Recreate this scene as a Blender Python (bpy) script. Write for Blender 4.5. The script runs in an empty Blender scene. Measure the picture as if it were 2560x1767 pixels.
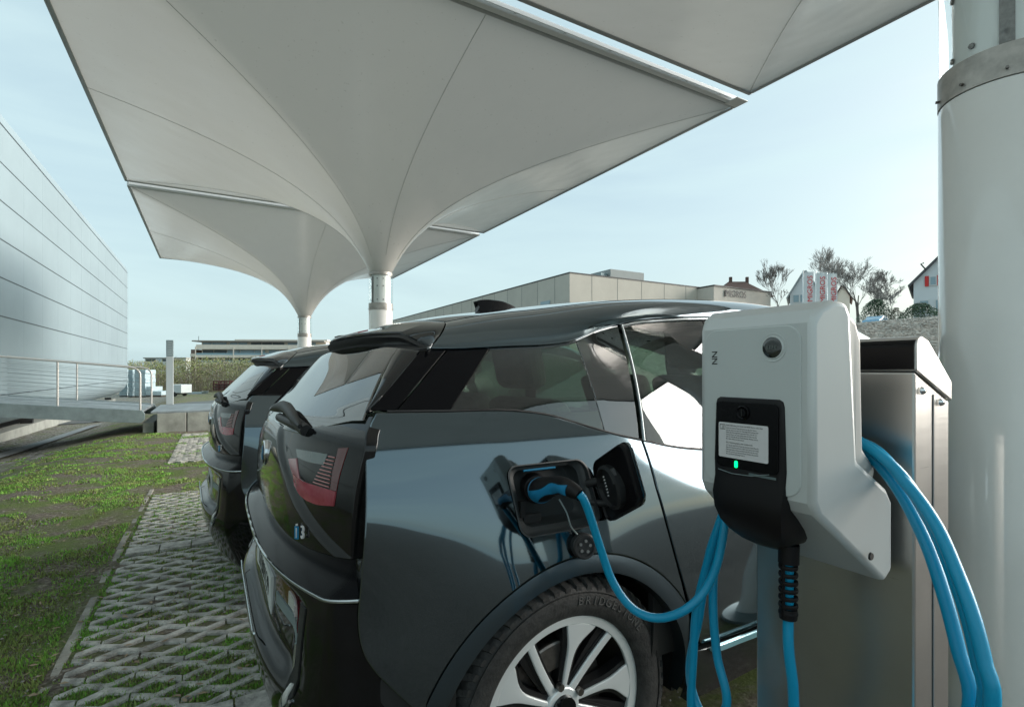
import bpy, bmesh, math, random
import numpy as np
from mathutils import Vector, Matrix, noise
R = math.radians
random.seed(7); rng = np.random.default_rng(7)
SC = bpy.context.scene; COL = SC.collection

# ------------------------------------------------------------------ camera, sky, sun, exposure
cam = bpy.data.objects.new('camera', bpy.data.cameras.new('camera')); COL.objects.link(cam)
cam.location = (0, 0, 1.265); cam.rotation_euler = (R(90), 0, R(-30))
cam.data.sensor_width = 36; cam.data.lens = 36 * 1309 / 2560
cam.data.shift_x = 0; cam.data.shift_y = (925 - 883.5) / 2560
cam.data.clip_start = .02; cam.data.clip_end = 3000
SC.camera = cam
SUN_DIR = Vector((.96, -.28, 0)).normalized(); SUN_EL = R(15)
w = bpy.data.worlds.new("World"); SC.world = w; w.use_nodes = True
nt = w.node_tree; bg = nt.nodes['Background']
sky = nt.nodes.new('ShaderNodeTexSky'); sky.sky_type = 'NISHITA'; sky.sun_disc = False
sky.sun_elevation = SUN_EL; sky.sun_rotation = math.atan2(SUN_DIR.x, SUN_DIR.y)
sky.air_density = 1.0; sky.dust_density = 4.0; sky.ozone_density = 1.0
tc = nt.nodes.new('ShaderNodeTexCoord')
mp = nt.nodes.new('ShaderNodeMapping'); mp.inputs['Scale'].default_value = (.9, .9, 5.0); mp.inputs['Rotation'].default_value = (.12, .08, 0)
nz = nt.nodes.new('ShaderNodeTexNoise'); nz.inputs['Scale'].default_value = 1.7; nz.inputs['Detail'].default_value = 8; nz.inputs['Roughness'].default_value = .55; nz.inputs['Distortion'].default_value = .6
rp = nt.nodes.new('ShaderNodeValToRGB'); rp.color_ramp.elements[0].position = .32; rp.color_ramp.elements[1].position = .72
rp.color_ramp.elements[0].color = (.70,.70,.70,1); rp.color_ramp.elements[1].color = (.92,.92,.92,1)
mx = nt.nodes.new('ShaderNodeMix'); mx.data_type = 'RGBA'
SKYC = (2.3, 3.0, 3.1, 1)
mx.inputs[7].default_value = SKYC
L = nt.links.new
L(tc.outputs['Generated'], mp.inputs['Vector']); L(mp.outputs['Vector'], nz.inputs['Vector']); L(nz.outputs['Fac'], rp.inputs['Fac'])
L(rp.outputs['Color'], mx.inputs[0]); L(sky.outputs['Color'], mx.inputs[6]); L(mx.outputs[2], bg.inputs['Color'])
r9 = nt.nodes.new('ShaderNodeValToRGB'); r9.color_ramp.elements[0].position=.35; r9.color_ramp.elements[1].position=.70
r9.color_ramp.elements[0].color = (.89,.91,.93,1); r9.color_ramp.elements[1].color = (1,1,1,1)
mz = nt.nodes.new('ShaderNodeMix'); mz.data_type='RGBA'; mz.blend_type='MULTIPLY'; mz.inputs[0].default_value = 1.0
L(nz.outputs['Fac'], r9.inputs['Fac']); L(mx.outputs[2], mz.inputs[6]); L(r9.outputs['Color'], mz.inputs[7]); L(mz.outputs[2], bg.inputs['Color'])
bg.inputs['Strength'].default_value = .078
sl = bpy.data.lights.new('sun', 'SUN'); sl.energy = 1.6; sl.angle = R(52); sl.color = (1, .97, .93)
so = bpy.data.objects.new('sun', sl); COL.objects.link(so)
so.rotation_euler = Vector((-SUN_DIR.x*math.cos(SUN_EL), -SUN_DIR.y*math.cos(SUN_EL), -math.sin(SUN_EL))).to_track_quat('-Z', 'Y').to_euler()
SC.view_settings.view_transform = 'Standard'; SC.view_settings.look = 'None'
SC.view_settings.exposure = 1.95; SC.view_settings.gamma = 1
SC.cycles.max_bounces = 8; SC.cycles.transparent_max_bounces = 16; SC.cycles.caustics_reflective = False

# ------------------------------------------------------------------ helpers
def new_obj(name, me, parent=None, loc=None):
    o = bpy.data.objects.new(name, me); COL.objects.link(o)
    if parent: o.parent = parent
    if loc: o.location = loc
    return o
def thing(name, label, cat, loc=(0,0,0), rz=0, group=None):
    o = bpy.data.objects.new(name, None); COL.objects.link(o); o.empty_display_size = .1
    o.location = loc; o.rotation_euler = (0,0,rz); return tag(o, label, cat, group)
def tag(o, label, cat, group=None):
    o['label'] = label; o['category'] = cat
    if group: o['group'] = group
    return o
def struct(o): o['kind'] = 'structure'; return o

class MB:
    def __init__(s): s.v = []; s.f = []
    def add(s, vs, fs):
        n = len(s.v); s.v += [tuple(p) for p in vs]; s.f += [tuple(i+n for i in f) for f in fs]; return s
    def box(s, x0, x1, y0, y1, z0, z1):
        return s.add([(x0,y0,z0),(x1,y0,z0),(x1,y1,z0),(x0,y1,z0),(x0,y0,z1),(x1,y0,z1),(x1,y1,z1),(x0,y1,z1)],
              [(0,3,2,1),(4,5,6,7),(0,1,5,4),(1,2,6,5),(2,3,7,6),(3,0,4,7)])
    def obox(s, c, ax, ay, az):
        c = Vector(c); ax=Vector(ax); ay=Vector(ay); az=Vector(az)
        vs = [c+a*ax+b*ay+d*az for d in (-1,1) for a,b in ((-1,-1),(1,-1),(1,1),(-1,1))]
        return s.add(vs, [(0,3,2,1),(4,5,6,7),(0,1,5,4),(1,2,6,5),(2,3,7,6),(3,0,4,7)])
    def tube(s, pts, r, n=8, caps=True):
        pts = [Vector(p) for p in pts]; m = len(pts); rs = r if isinstance(r, (list,tuple)) else [r]*m
        up = None; rings = []
        for i,p in enumerate(pts):
            t = (pts[min(i+1,m-1)] - pts[max(i-1,0)])
            if t.length < 1e-9: t = Vector((0,0,1))
            t.normalize()
            if up is None:
                up = Vector((0,0,1)) if abs(t.z) < .9 else Vector((1,0,0))
            a = t.cross(up)
            if a.length < 1e-6: a = t.orthogonal()
            a.normalize(); b = a.cross(t).normalized(); up = b
            rings.append([p + rs[i]*(math.cos(2*math.pi*k/n)*a + math.sin(2*math.pi*k/n)*b) for k in range(n)])
        vs = [q for rg in rings for q in rg]; fs = []
        for i in range(m-1):
            for k in range(n):
                k2 = (k+1) % n; fs.append((i*n+k, i*n+k2, (i+1)*n+k2, (i+1)*n+k))
        if caps: fs.append(tuple(range(n))[::-1]); fs.append(tuple((m-1)*n+k for k in range(n)))
        return s.add(vs, fs)
    def lathe(s, prof, n=32, origin=(0,0,0), axis='z', closed=False):
        ox,oy,oz = origin; vs = []
        for (r,h) in prof:
            for k in range(n):
                a = 2*math.pi*k/n; c, d = r*math.cos(a), r*math.sin(a)
                vs.append((ox+c,oy+d,oz+h) if axis=='z' else ((ox+c,oy+h,oz+d) if axis=='y' else (ox+h,oy+c,oz+d)))
        m = len(prof); fs = []
        for i in range(m-1 + (1 if closed else 0)):
            j = (i+1) % m
            for k in range(n):
                k2 = (k+1)%n; fs.append((i*n+k, i*n+k2, j*n+k2, j*n+k))
        if not closed:
            if prof[0][0] > 1e-6: fs.append(tuple(range(n))[::-1])
            if prof[-1][0] > 1e-6: fs.append(tuple((m-1)*n+k for k in range(n)))
        return s.add(vs, fs)
    def prism(s, poly, f):      # poly 2d list, f(p, 0/1) -> 3d
        n = len(poly); vs = [f(p,0) for p in poly] + [f(p,1) for p in poly]
        fs = [tuple(range(n))[::-1], tuple(range(n,2*n))] + [(i,(i+1)%n,n+(i+1)%n,n+i) for i in range(n)]
        return s.add(vs, fs)
    def sheet(s, P):            # P[i][j] open grid
        a=len(P); b=len(P[0])
        return s.add([q for r_ in P for q in r_], [(i*b+j,i*b+j+1,(i+1)*b+j+1,(i+1)*b+j) for i in range(a-1) for j in range(b-1)])
    def slab(s, P, Q):          # closed solid between two grids
        a=len(P); b=len(P[0]); n=a*b
        fs = [(i*b+j,i*b+j+1,(i+1)*b+j+1,(i+1)*b+j) for i in range(a-1) for j in range(b-1)]
        fs += [tuple(n+k for k in f)[::-1] for f in fs]
        per = [j for j in range(b)] + [i*b+b-1 for i in range(1,a)] + [(a-1)*b+j for j in range(b-2,-1,-1)] + [i*b for i in range(a-2,0,-1)]
        m=len(per)
        fs += [(per[(k+1)%m],per[k],n+per[k],n+per[(k+1)%m]) for k in range(m)]
        return s.add([q for r_ in P for q in r_]+[q for r_ in Q for q in r_], fs)
    def build(s, name, mat, parent=None, smooth=None, bevel=0, seg=2, sub=0, loc=None, weld=False):
        me = bpy.data.meshes.new(name); me.from_pydata(s.v, [], s.f)
        bm = bmesh.new(); bm.from_mesh(me)
        if weld: bmesh.ops.remove_doubles(bm, verts=bm.verts, dist=1e-5)
        bmesh.ops.recalc_face_normals(bm, faces=bm.faces); bm.to_mesh(me); bm.free()
        for m_ in (mat if isinstance(mat,(list,tuple)) else [mat]): me.materials.append(m_)
        if smooth is not None:
            me.shade_smooth(); me.set_sharp_from_angle(angle=R(smooth))
        o = new_obj(name, me, parent, loc)
        if bevel:
            b = o.modifiers.new('bevel','BEVEL'); b.width=bevel; b.segments=seg; b.limit_method='ANGLE'; b.angle_limit=R(40)
            b.harden_normals = False
        if sub:
            b = o.modifiers.new('sub','SUBSURF'); b.levels=sub; b.render_levels=sub
        return o

def mat(name, col, rough=.6, metal=0., spec=.5, coat=0., noise_amt=0., nscale=20., bump=0., bscale=60., emit=None, col2=None, ior=None):
    m = bpy.data.materials.new(name); m.use_nodes = True; t = m.node_tree; p = t.nodes['Principled BSDF']
    p.inputs['Base Color'].default_value = (*col,1); p.inputs['Roughness'].default_value = rough
    p.inputs['Metallic'].default_value = metal; p.inputs['Specular IOR Level'].default_value = spec
    if ior: p.inputs['IOR'].default_value = ior
    if coat: p.inputs['Coat Weight'].default_value = coat; p.inputs['Coat Roughness'].default_value = .03
    if emit: p.inputs['Emission Color'].default_value = (*emit[0],1); p.inputs['Emission Strength'].default_value = emit[1]
    if noise_amt or col2:
        c = t.nodes.new('ShaderNodeTexCoord'); n = t.nodes.new('ShaderNodeTexNoise'); n.inputs['Scale'].default_value = nscale; n.inputs['Detail'].default_value = 8
        n.inputs['Roughness'].default_value = .65
        t.links.new(c.outputs['Object'], n.inputs['Vector'])
        r = t.nodes.new('ShaderNodeValToRGB'); t.links.new(n.outputs['Fac'], r.inputs['Fac'])
        r.color_ramp.elements[0].position = .33; r.color_ramp.elements[1].position = .67
        a = noise_amt
        r.color_ramp.elements[0].color = (*[max(0,x*(1-a)) for x in col],1)
        r.color_ramp.elements[1].color = (*(col2 if col2 else [x*(1+a) for x in col]),1)
        t.links.new(r.outputs['Color'], p.inputs['Base Color'])
    if bump:
        c = t.nodes.new('ShaderNodeTexCoord'); n = t.nodes.new('ShaderNodeTexNoise'); n.inputs['Scale'].default_value = bscale; n.inputs['Detail'].default_value = 6
        t.links.new(c.outputs['Object'], n.inputs['Vector'])
        b = t.nodes.new('ShaderNodeBump'); b.inputs['Strength'].default_value = bump; b.inputs['Distance'].default_value = .01
        t.links.new(n.outputs['Fac'], b.inputs['Height']); t.links.new(b.outputs['Normal'], p.inputs['Normal'])
    return m
def glass_mat(name, tint, ior=1.5, rough=0.0, gcol=(1,1,1)):
    m = bpy.data.materials.new(name); m.use_nodes = True; t = m.node_tree; t.nodes.clear()
    o = t.nodes.new('ShaderNodeOutputMaterial'); mix = t.nodes.new('ShaderNodeMixShader'); f = t.nodes.new('ShaderNodeFresnel'); f.inputs['IOR'].default_value = ior
    a = t.nodes.new('ShaderNodeBsdfTransparent'); a.inputs['Color'].default_value = (*tint,1)
    g = t.nodes.new('ShaderNodeBsdfGlossy'); g.inputs['Roughness'].default_value = rough; g.inputs['Color'].default_value = (*gcol,1)
    ge = t.nodes.new('ShaderNodeNewGeometry'); iv = t.nodes.new('ShaderNodeMath'); iv.operation='SUBTRACT'; iv.inputs[0].default_value = 1.0; mu = t.nodes.new('ShaderNodeMath'); mu.operation='MULTIPLY'
    t.links.new(ge.outputs['Backfacing'], iv.inputs[1]); t.links.new(iv.outputs[0], mu.inputs[0]); t.links.new(f.outputs[0], mu.inputs[1])
    t.links.new(mu.outputs[0], mix.inputs[0]); t.links.new(a.outputs[0], mix.inputs[1]); t.links.new(g.outputs[0], mix.inputs[2]); t.links.new(mix.outputs[0], o.inputs[0])
    return m

M = {}
M['paint'] = mat('car_paint', (.130,.168,.188), .055, 1.0, .5, coat=.6)
M['paint'].node_tree.nodes['Principled BSDF'].inputs['Coat IOR'].default_value = 1.5
M['pillar'] = mat('pillar_black', (.003,.003,.004), .12, 0, .18)
M['black'] = mat('gloss_black', (.004,.005,.006), .05, 0, .5, coat=.25, ior=1.5)
M['blackdirt'] = mat('gloss_black_dusty', (.004,.0045,.005), .07, 0, .35, coat=.25, ior=1.5, noise_amt=.5, nscale=30)
M['plast'] = mat('black_plastic', (.018,.019,.020), .5, bump=.15, bscale=400)
M['rubber'] = mat('tyre_rubber', (.016,.017,.018), .65, noise_amt=.35, nscale=40, col2=(.036,.037,.036), bump=.2, bscale=120)
M['rim'] = mat('rim_silver', (.72,.77,.78), .36, .35)
M['rimdark'] = mat('rim_pocket', (.012,.012,.013), .35)
M['steel'] = mat('disc_steel', (.20,.19,.18), .4, 1.0, noise_amt=.2, nscale=60)
M['chrome'] = mat('chrome', (.75,.78,.8), .12, 1.0)
M['blueacc'] = mat('blue_accent', (.10,.45,.62), .25, .0, .5, coat=1)
M['sillblue'] = mat('sill_strip', (.32,.62,.70), .18, .3, .6, coat=1)
M['red'] = mat('tail_red', (.24,.014,.028), .12, 0, .5, coat=.6, col2=(.45,.08,.11), nscale=9)
M['reddim'] = mat('reflector_red', (.10,.006,.010), .15, 0, .6, coat=1)
M['white'] = mat('reflector_clear', (.62,.62,.60), .2, coat=1)
M['plate'] = mat('number_plate', (.72,.74,.72), .4)
M['ink'] = mat('ink_black', (.01,.01,.01), .5)
M['inkred'] = mat('ink_red', (.55,.02,.02), .5)
M['seat'] = mat('seat_fabric', (.13,.135,.125), .8, noise_amt=.2)
M['cabin'] = mat('cabin_trim', (.02,.021,.022), .7)
M['glass'] = glass_mat('tinted_glass', (.66,.76,.70), 2.05)
M['rglass'] = glass_mat('rear_glass', (.20,.22,.19), 2.6)
M['plexi'] = glass_mat('plexiglass', (.97,.985,.985), 1.4)
M['housing'] = mat('charger_housing', (.62,.64,.63), .34, .25, bump=.03, bscale=900)
M['housingf'] = mat('charger_front', (.60,.63,.62), .42, .15, bump=.03, bscale=900)
M['houseback'] = mat('charger_back', (.58,.57,.54), .5)
M['cblack'] = mat('charger_black', (.006,.005,.006), .42, spec=.3, bump=.05, bscale=700)
M['cgloss'] = mat('charger_black_gloss', (.004,.004,.005), .22, spec=.15)
M['cable'] = mat('cable_blue', (.0,.30,.52), .34, 0, .5, bump=.05, bscale=300)
M['plugblue'] = mat('plug_blue', (.01,.22,.43), .4)
M['label'] = mat('label_paper', (.72,.70,.70), .45)
M['led'] = mat('led_green', (.0,.5,.2), .4, emit=((.0,.75,.16), .9))
M['lens'] = mat('meter_lens', (.025,.028,.026), .05, coat=1)
def brushed(name, col, rough):
    m = mat(name, col, rough, .95); t = m.node_tree; p = t.nodes['Principled BSDF']
    c = t.nodes.new('ShaderNodeTexCoord'); q = t.nodes.new('ShaderNodeMapping'); q.inputs['Scale'].default_value = (3,3,260)
    n = t.nodes.new('ShaderNodeTexNoise'); n.inputs['Scale'].default_value = 4; n.inputs['Detail'].default_value = 5
    t.links.new(c.outputs['Object'], q.inputs[0]); t.links.new(q.outputs[0], n.inputs['Vector'])
    r = t.nodes.new('ShaderNodeMapRange'); r.inputs[3].default_value = rough-.07; r.inputs[4].default_value = rough+.1
    t.links.new(n.outputs['Fac'], r.inputs[0]); t.links.new(r.outputs[0], p.inputs['Roughness'])
    n2 = t.nodes.new('ShaderNodeTexNoise'); n2.inputs['Scale'].default_value = 6; n2.inputs['Detail'].default_value = 4
    t.links.new(c.outputs['Object'], n2.inputs['Vector'])
    rr = t.nodes.new('ShaderNodeValToRGB'); rr.color_ramp.elements[0].color = (*[x*.8 for x in col],1); rr.color_ramp.elements[1].color = (*[min(1,x*1.15) for x in col],1)
    t.links.new(n2.outputs['Fac'], rr.inputs['Fac']); t.links.new(rr.outputs[0], p.inputs['Base Color'])
    return m
M['brush'] = brushed('brushed_steel', (.52,.51,.49), .30)
M['conc'] = mat('concrete', (.30,.31,.28), .85, noise_amt=.28, nscale=3, bump=.4, bscale=40)
M['pave'] = mat('paver_concrete', (.42,.41,.38), .9, noise_amt=.5, nscale=14, bump=.8, bscale=120)
M['kerb'] = mat('kerb_stone', (.30,.285,.25), .9, noise_amt=.4, nscale=9, bump=.6, bscale=90)
M['polew'] = mat('pole_cream', (.88,.88,.85), .16, 0, .5, coat=.7, noise_amt=.03, nscale=2)
M['ringm'] = mat('ring_metal', (.42,.40,.37), .4, .5, noise_amt=.25, nscale=12)
M['alu'] = mat('aluminium', (.62,.66,.68), .3, .8)
M['galv'] = mat('galvanised', (.26,.32,.33), .5, .4, noise_amt=.2, nscale=3)
M['deck'] = mat('deck_grating', (.30,.34,.36), .55, .3, noise_amt=.3, nscale=2.5)
M['rail'] = mat('rail_steel', (.62,.60,.57), .35, .4)
M['asph'] = mat('asphalt', (.12,.135,.14), .9, noise_amt=.15, nscale=8)

def text_mesh(s, size, name, m, parent, mtx, extrude=.001, align='CENTER', space=1.0):
    c = bpy.data.curves.new(name, 'FONT'); c.body = s; c.size = size; c.extrude = extrude; c.align_x = align; c.align_y = 'CENTER'
    c.space_character = space; c.resolution_u = 3
    tmp = bpy.data.objects.new('tmp', c); COL.objects.link(tmp)
    me = bpy.data.meshes.new_from_object(tmp); bpy.data.objects.remove(tmp)
    me.transform(mtx); me.materials.clear(); me.materials.append(m); me.name = name
    return new_obj(name, me, parent)
def frame(o, ex, ey):
    ex=Vector(ex).normalized(); ey=Vector(ey).normalized(); ez=ex.cross(ey).normalized()
    m = Matrix((ex,ey,ez)).transposed().to_4x4(); m.translation = Vector(o); return m

def crom(pts, n):   # smooth resample by arclength (Catmull-Rom)
    P = [np.array(p, float) for p in pts]
    if len(P) == 2: return [tuple(P[0]+(P[1]-P[0])*i/(n-1)) for i in range(n)]
    Q = [2*P[0]-P[1]] + P + [2*P[-1]-P[-2]]; out = []
    for i in range(1, len(Q)-2):
        for k in range(16):
            t = k/16; a,b,c,d = Q[i-1],Q[i],Q[i+1],Q[i+2]
            out.append(.5*((2*b)+(c-a)*t+(2*a-5*b+4*c-d)*t*t+(3*b-a-3*c+d)*t**3))
    out.append(P[-1]); out = np.array(out)
    s = np.concatenate([[0], np.cumsum(np.linalg.norm(np.diff(out,axis=0),axis=1))])
    u = np.linspace(0, s[-1], n)
    return [tuple(np.interp(x, s, out[:,k]) for k in range(out.shape[1])) for x in u]
def coons(top, bot, left, right, nu, nv):
    T = np.array(crom(top,nu)); B = np.array(crom(bot,nu)); Lc = np.array(crom(left,nv)); Rc = np.array(crom(right,nv))
    G = []
    for j in range(nv):
        v = j/(nv-1); row = []
        for i in range(nu):
            u = i/(nu-1)
            row.append((1-v)*T[i]+v*B[i]+(1-u)*Lc[j]+u*Rc[j]-((1-u)*(1-v)*T[0]+u*(1-v)*T[-1]+(1-u)*v*B[0]+u*v*B[-1]))
        G.append(row)
    return G
def lerp(x, xs, ys): return float(np.interp(x, xs, ys))
def sm(a, b, x): t = min(1,max(0,(x-a)/(b-a))); return t*t*(3-2*t)

# ------------------------------------------------------------------ ground
def g(x, y):
    z = -.0175*min(max(y-1.5,0), 80)
    z -= .42*sm(-1.4,-4.2,x)*sm(4,11,y)
    return z
gm = bpy.data.materials.new('ground'); gm.use_nodes = True; t = gm.node_tree; p = t.nodes['Principled BSDF']; p.inputs['Roughness'].default_value = .95; p.inputs['Specular IOR Level'].default_value = .2
tc = t.nodes.new('ShaderNodeTexCoord')
def tn(sc, det=8, ro=.6, dist=0):
    n = t.nodes.new('ShaderNodeTexNoise'); n.inputs['Scale'].default_value = sc; n.inputs['Detail'].default_value = det; n.inputs['Roughness'].default_value = ro; n.inputs['Distortion'].default_value = dist
    t.links.new(tc.outputs['Object'], n.inputs['Vector']); return n
def ramp(src, e):
    r = t.nodes.new('ShaderNodeValToRGB'); cr = r.color_ramp
    while len(cr.elements) < len(e): cr.elements.new(.5)
    for q,(pos,c) in zip(cr.elements, e): q.position = pos; q.color = (*c,1)
    t.links.new(src, r.inputs['Fac']); return r
def mixc(f, a, b):
    m_ = t.nodes.new('ShaderNodeMix'); m_.data_type = 'RGBA'
    t.links.new(f, m_.inputs[0]); t.links.new(a, m_.inputs[6]); t.links.new(b, m_.inputs[7]); return m_
soil = ramp(tn(35).outputs['Fac'], [(.3,(.075,.062,.05)),(.55,(.23,.195,.16)),(.72,(.46,.42,.37))])
grs = ramp(tn(60).outputs['Fac'], [(.3,(.085,.125,.04)),(.6,(.18,.235,.075)),(.75,(.32,.35,.16))])
pat = ramp(tn(1.6,10,.68,.4).outputs['Fac'], [(.44,(0,0,0)),(.60,(1,1,1))])
mg = mixc(pat.outputs['Color'], soil.outputs['Color'], grs.outputs['Color'])
vor = t.nodes.new('ShaderNodeTexVoronoi'); vor.inputs['Scale'].default_value = 22; t.links.new(tc.outputs['Object'], vor.inputs['Vector'])
grav = ramp(vor.outputs['Color'], [(.2,(.11,.10,.09)),(.5,(.24,.23,.21)),(.8,(.40,.39,.37))])
sep = t.nodes.new('ShaderNodeSeparateXYZ'); t.links.new(tc.outputs['Object'], sep.inputs[0])
def rng_(src, a, b):
    r = t.nodes.new('ShaderNodeMapRange'); r.inputs[1].default_value = a; r.inputs[2].default_value = b; r.interpolation_type = 'SMOOTHSTEP'; t.links.new(src, r.inputs[0]); return r
def mth(op, a, b):
    m_ = t.nodes.new('ShaderNodeMath'); m_.operation = op
    for k,q in enumerate((a,b)):
        if isinstance(q,(int,float)): m_.inputs[k].default_value = q
        else: t.links.new(q, m_.inputs[k])
    return m_.outputs[0]
nx = mth('MULTIPLY_ADD', tn(.9).outputs['Fac'], 1.6); nx.node.inputs[2].default_value = -.8
xx = mth('ADD', sep.outputs['X'], nx)
fg = mth('MULTIPLY', rng_(xx, -2.5, -3.3).outputs[0], rng_(sep.outputs['Y'], 7.5, 10).outputs[0])
fg = mth('MULTIPLY', fg, mth('ADD', rng_(tn(2.5).outputs['Fac'], .40, .60).outputs[0], .25))
m2 = mixc(fg, mg.outputs[2], grav.outputs['Color'])
bounce_grey = ramp(tn(45).outputs['Fac'], [(.3,(.085,.085,.08)),(.7,(.17,.165,.155))])
away = mth('MAXIMUM', rng_(xx, 3.9, 4.4).outputs[0], rng_(sep.outputs['Y'], 1.0, .2).outputs[0])  # ground out of view greyed like asphalt to keep the bounce light neutral
m2 = mixc(away, m2.outputs[2], bounce_grey.outputs['Color'])
t.links.new(m2.outputs[2], p.inputs['Base Color'])
bp = t.nodes.new('ShaderNodeBump'); bp.inputs['Strength'].default_value = .9; bp.inputs['Distance'].default_value = .03
t.links.new(tn(70,8,.7).outputs['Fac'], bp.inputs['Height']); t.links.new(bp.outputs[0], p.inputs['Normal'])
M['ground'] = gm
def axis_pts(lo, hi, fine_lo, fine_hi, st):
    a = list(np.arange(fine_lo, fine_hi+1e-6, st)); s = st; x = fine_hi
    while x < hi: s *= 1.35; x += s; a.append(min(x,hi))
    s = st; x = fine_lo
    while x > lo: s *= 1.35; x -= s; a.insert(0, max(x,lo))
    return a
xs = axis_pts(-900, 900, -7, 4, .16); ys = axis_pts(-900, 900, -1, 16, .16)
P = []
for y in ys:
    row = []
    for x in xs:
        z = g(x,y)
        if -9 < x < 5 and -2 < y < 30 and not (-.65 < x and 2.1 < y < 7.0):
            z += .035*noise.noise((x*1.3,y*1.3,0)) + .018*noise.noise((x*5,y*5,3))
        row.append((x,y,z))
    P.append(row)
struct(MB().sheet(P).build('ground', M['ground'], smooth=60))

# zigzag grass paving: raised concrete ribs over the soil
def zig(mb, X0, X1, Y0, Y1):
    px, py, a, hw = .172, .090, .0240, .0205; nrow = int((Y1-Y0)/py); rs = random.Random(int(Y0*100))
    for j in range(nrow+1):
        Yj = Y0 + j*py; n = int((X1-X0)/(px/2)); run = []
        for i in range(n+1):
            s = 1 if (i+j) % 2 else -1
            run.append((X0+i*px/2+rs.uniform(-.002,.002), Yj+s*a+rs.uniform(-.003,.003), hw+rs.uniform(-.002,.002)))
            last = i == n
            if ((i+2*(j%2)) % 4 == 3 and i > 0) or last:
                if len(run) > 1:
                    hz = rs.uniform(-.004,.003); A = []; B = []; k0 = len(run)-1
                    for q,(x,y,h) in enumerate(run):
                        x_ = x + (.004 if q==0 else (-.003 if q==k0 else 0)); zt = g(x,y)+.013+hz
                        A.append([(x_,y-h-.003,zt-.009),(x_,y-h+.0015,zt-.002),(x_,y,zt),(x_,y+h-.0015,zt-.002),(x_,y+h+.003,zt-.009)]); B.append([(x_,yy,zt-.05) for yy in (y-h-.004,y-h+.002,y,y+h-.002,y+h+.004)])
                    mb.slab(A,B)
                run = [(X0+i*px/2, Yj+s*a, hw)]
mb = MB()
zig(mb, -.53, 3.6, 2.32, 4.52); zig(mb, -.53, 3.6, 4.74, 6.82); zig(mb, -.55, 2.5, 9.5, 14.4)
for Yr in (2.19, 4.63):
    x = -.52
    while x < 3.6:
        wd = .2+random.uniform(-.004,.004); z = g(x,Yr)+.024+random.uniform(-.003,.003)
        mb.box(x+.004, x+wd-.004, Yr-.075, Yr+.075, z-.06, z); x += wd
struct(mb.build('grid_paving', M['pave']))
mb = MB(); y = 1.3
while y < 6.9:
    z = g(-.62,y)+.03+random.uniform(-.006,.006); jx=random.uniform(-.008,.008); mb.box(-.597+jx, -.553+jx, y, y+.494, z-.12, z-.032); y += .5
struct(mb.build('kerb', M['kerb'], bevel=.008))

# short grass and moss: blades and clumps
def inside_paver(x,y): return (-.56 < x < 3.6 and 2.1 < y < 6.9)
V=[];F=[];MI=[]
def blade(x,y,z,h,wd,mi):
    a = random.uniform(0,6.283); lean = random.uniform(.1,.9)*h; b = random.uniform(0,6.283)
    dx,dy = math.cos(a)*wd, math.sin(a)*wd; n=len(V)
    V.extend([(x-dx,y-dy,z-.003),(x+dx,y+dy,z-.003),(x+math.cos(b)*lean,y+math.sin(b)*lean,z+h)]); F.append((n,n+1,n+2)); MI.append(mi)
cnt = 0
while cnt < 250000:
    d = random.uniform(0,1)**1.7*13+1.9; ang = R(random.uniform(-46,8)); # around view
    dirx, diry = math.sin(R(30)+ang), math.cos(R(30)+ang); x, y = dirx*d, diry*d
    if x > .8 and not inside_paver(x,y): continue
    cnt += 1
    dens = noise.noise((x*1.6+5,y*1.6,0)) + .6*noise.noise((x*5,y*5,1))
    if inside_paver(x,y):
        dens = .9*noise.noise((x*2.2,y*2.2,5))+.5*noise.noise((x*9,y*9,2))+.02
        if dens < -.12: continue
        h = random.uniform(.005,.016)
    else:
        if -.60 < x < -.555 and y < 7 and noise.noise((x*9,y*4,4)) < .05: continue
        if x < -.62: dens += .50*sm(6.0,3.2,y)
        dens += .10*math.sin(y*1.9+x)
        if dens < -.05 + (.25 if x < -2.6 and y > 8 else 0): continue
        h = random.uniform(.006,.018)
    z = g(x,y)+ (.035*noise.noise((x*1.3,y*1.3,0))+.018*noise.noise((x*5,y*5,3)) if not inside_paver(x,y) else 0)
    blade(x,y,z,h*(1+.05*d),random.uniform(.0015,.004)*(1+.16*d), 0 if noise.noise((x*3,y*3,9))+random.uniform(-.35,.35) > .05 else (1 if random.random()<.8 else 2))
me = bpy.data.meshes.new('grass'); me.from_pydata(V,[],F)
for m_ in (mat('grass_a',(.13,.33,.04),.7,col2=(.25,.50,.075),nscale=8), mat('grass_b',(.18,.27,.06),.7,col2=(.32,.40,.12),nscale=8), mat('grass_dry',(.15,.125,.07),.8)): me.materials.append(m_)
me.polygons.foreach_set('material_index', MI)
o = new_obj('grass', me); o['kind'] = 'stuff'; o['label'] = 'short mossy green grass on the bank and in the paver cells'
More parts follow.
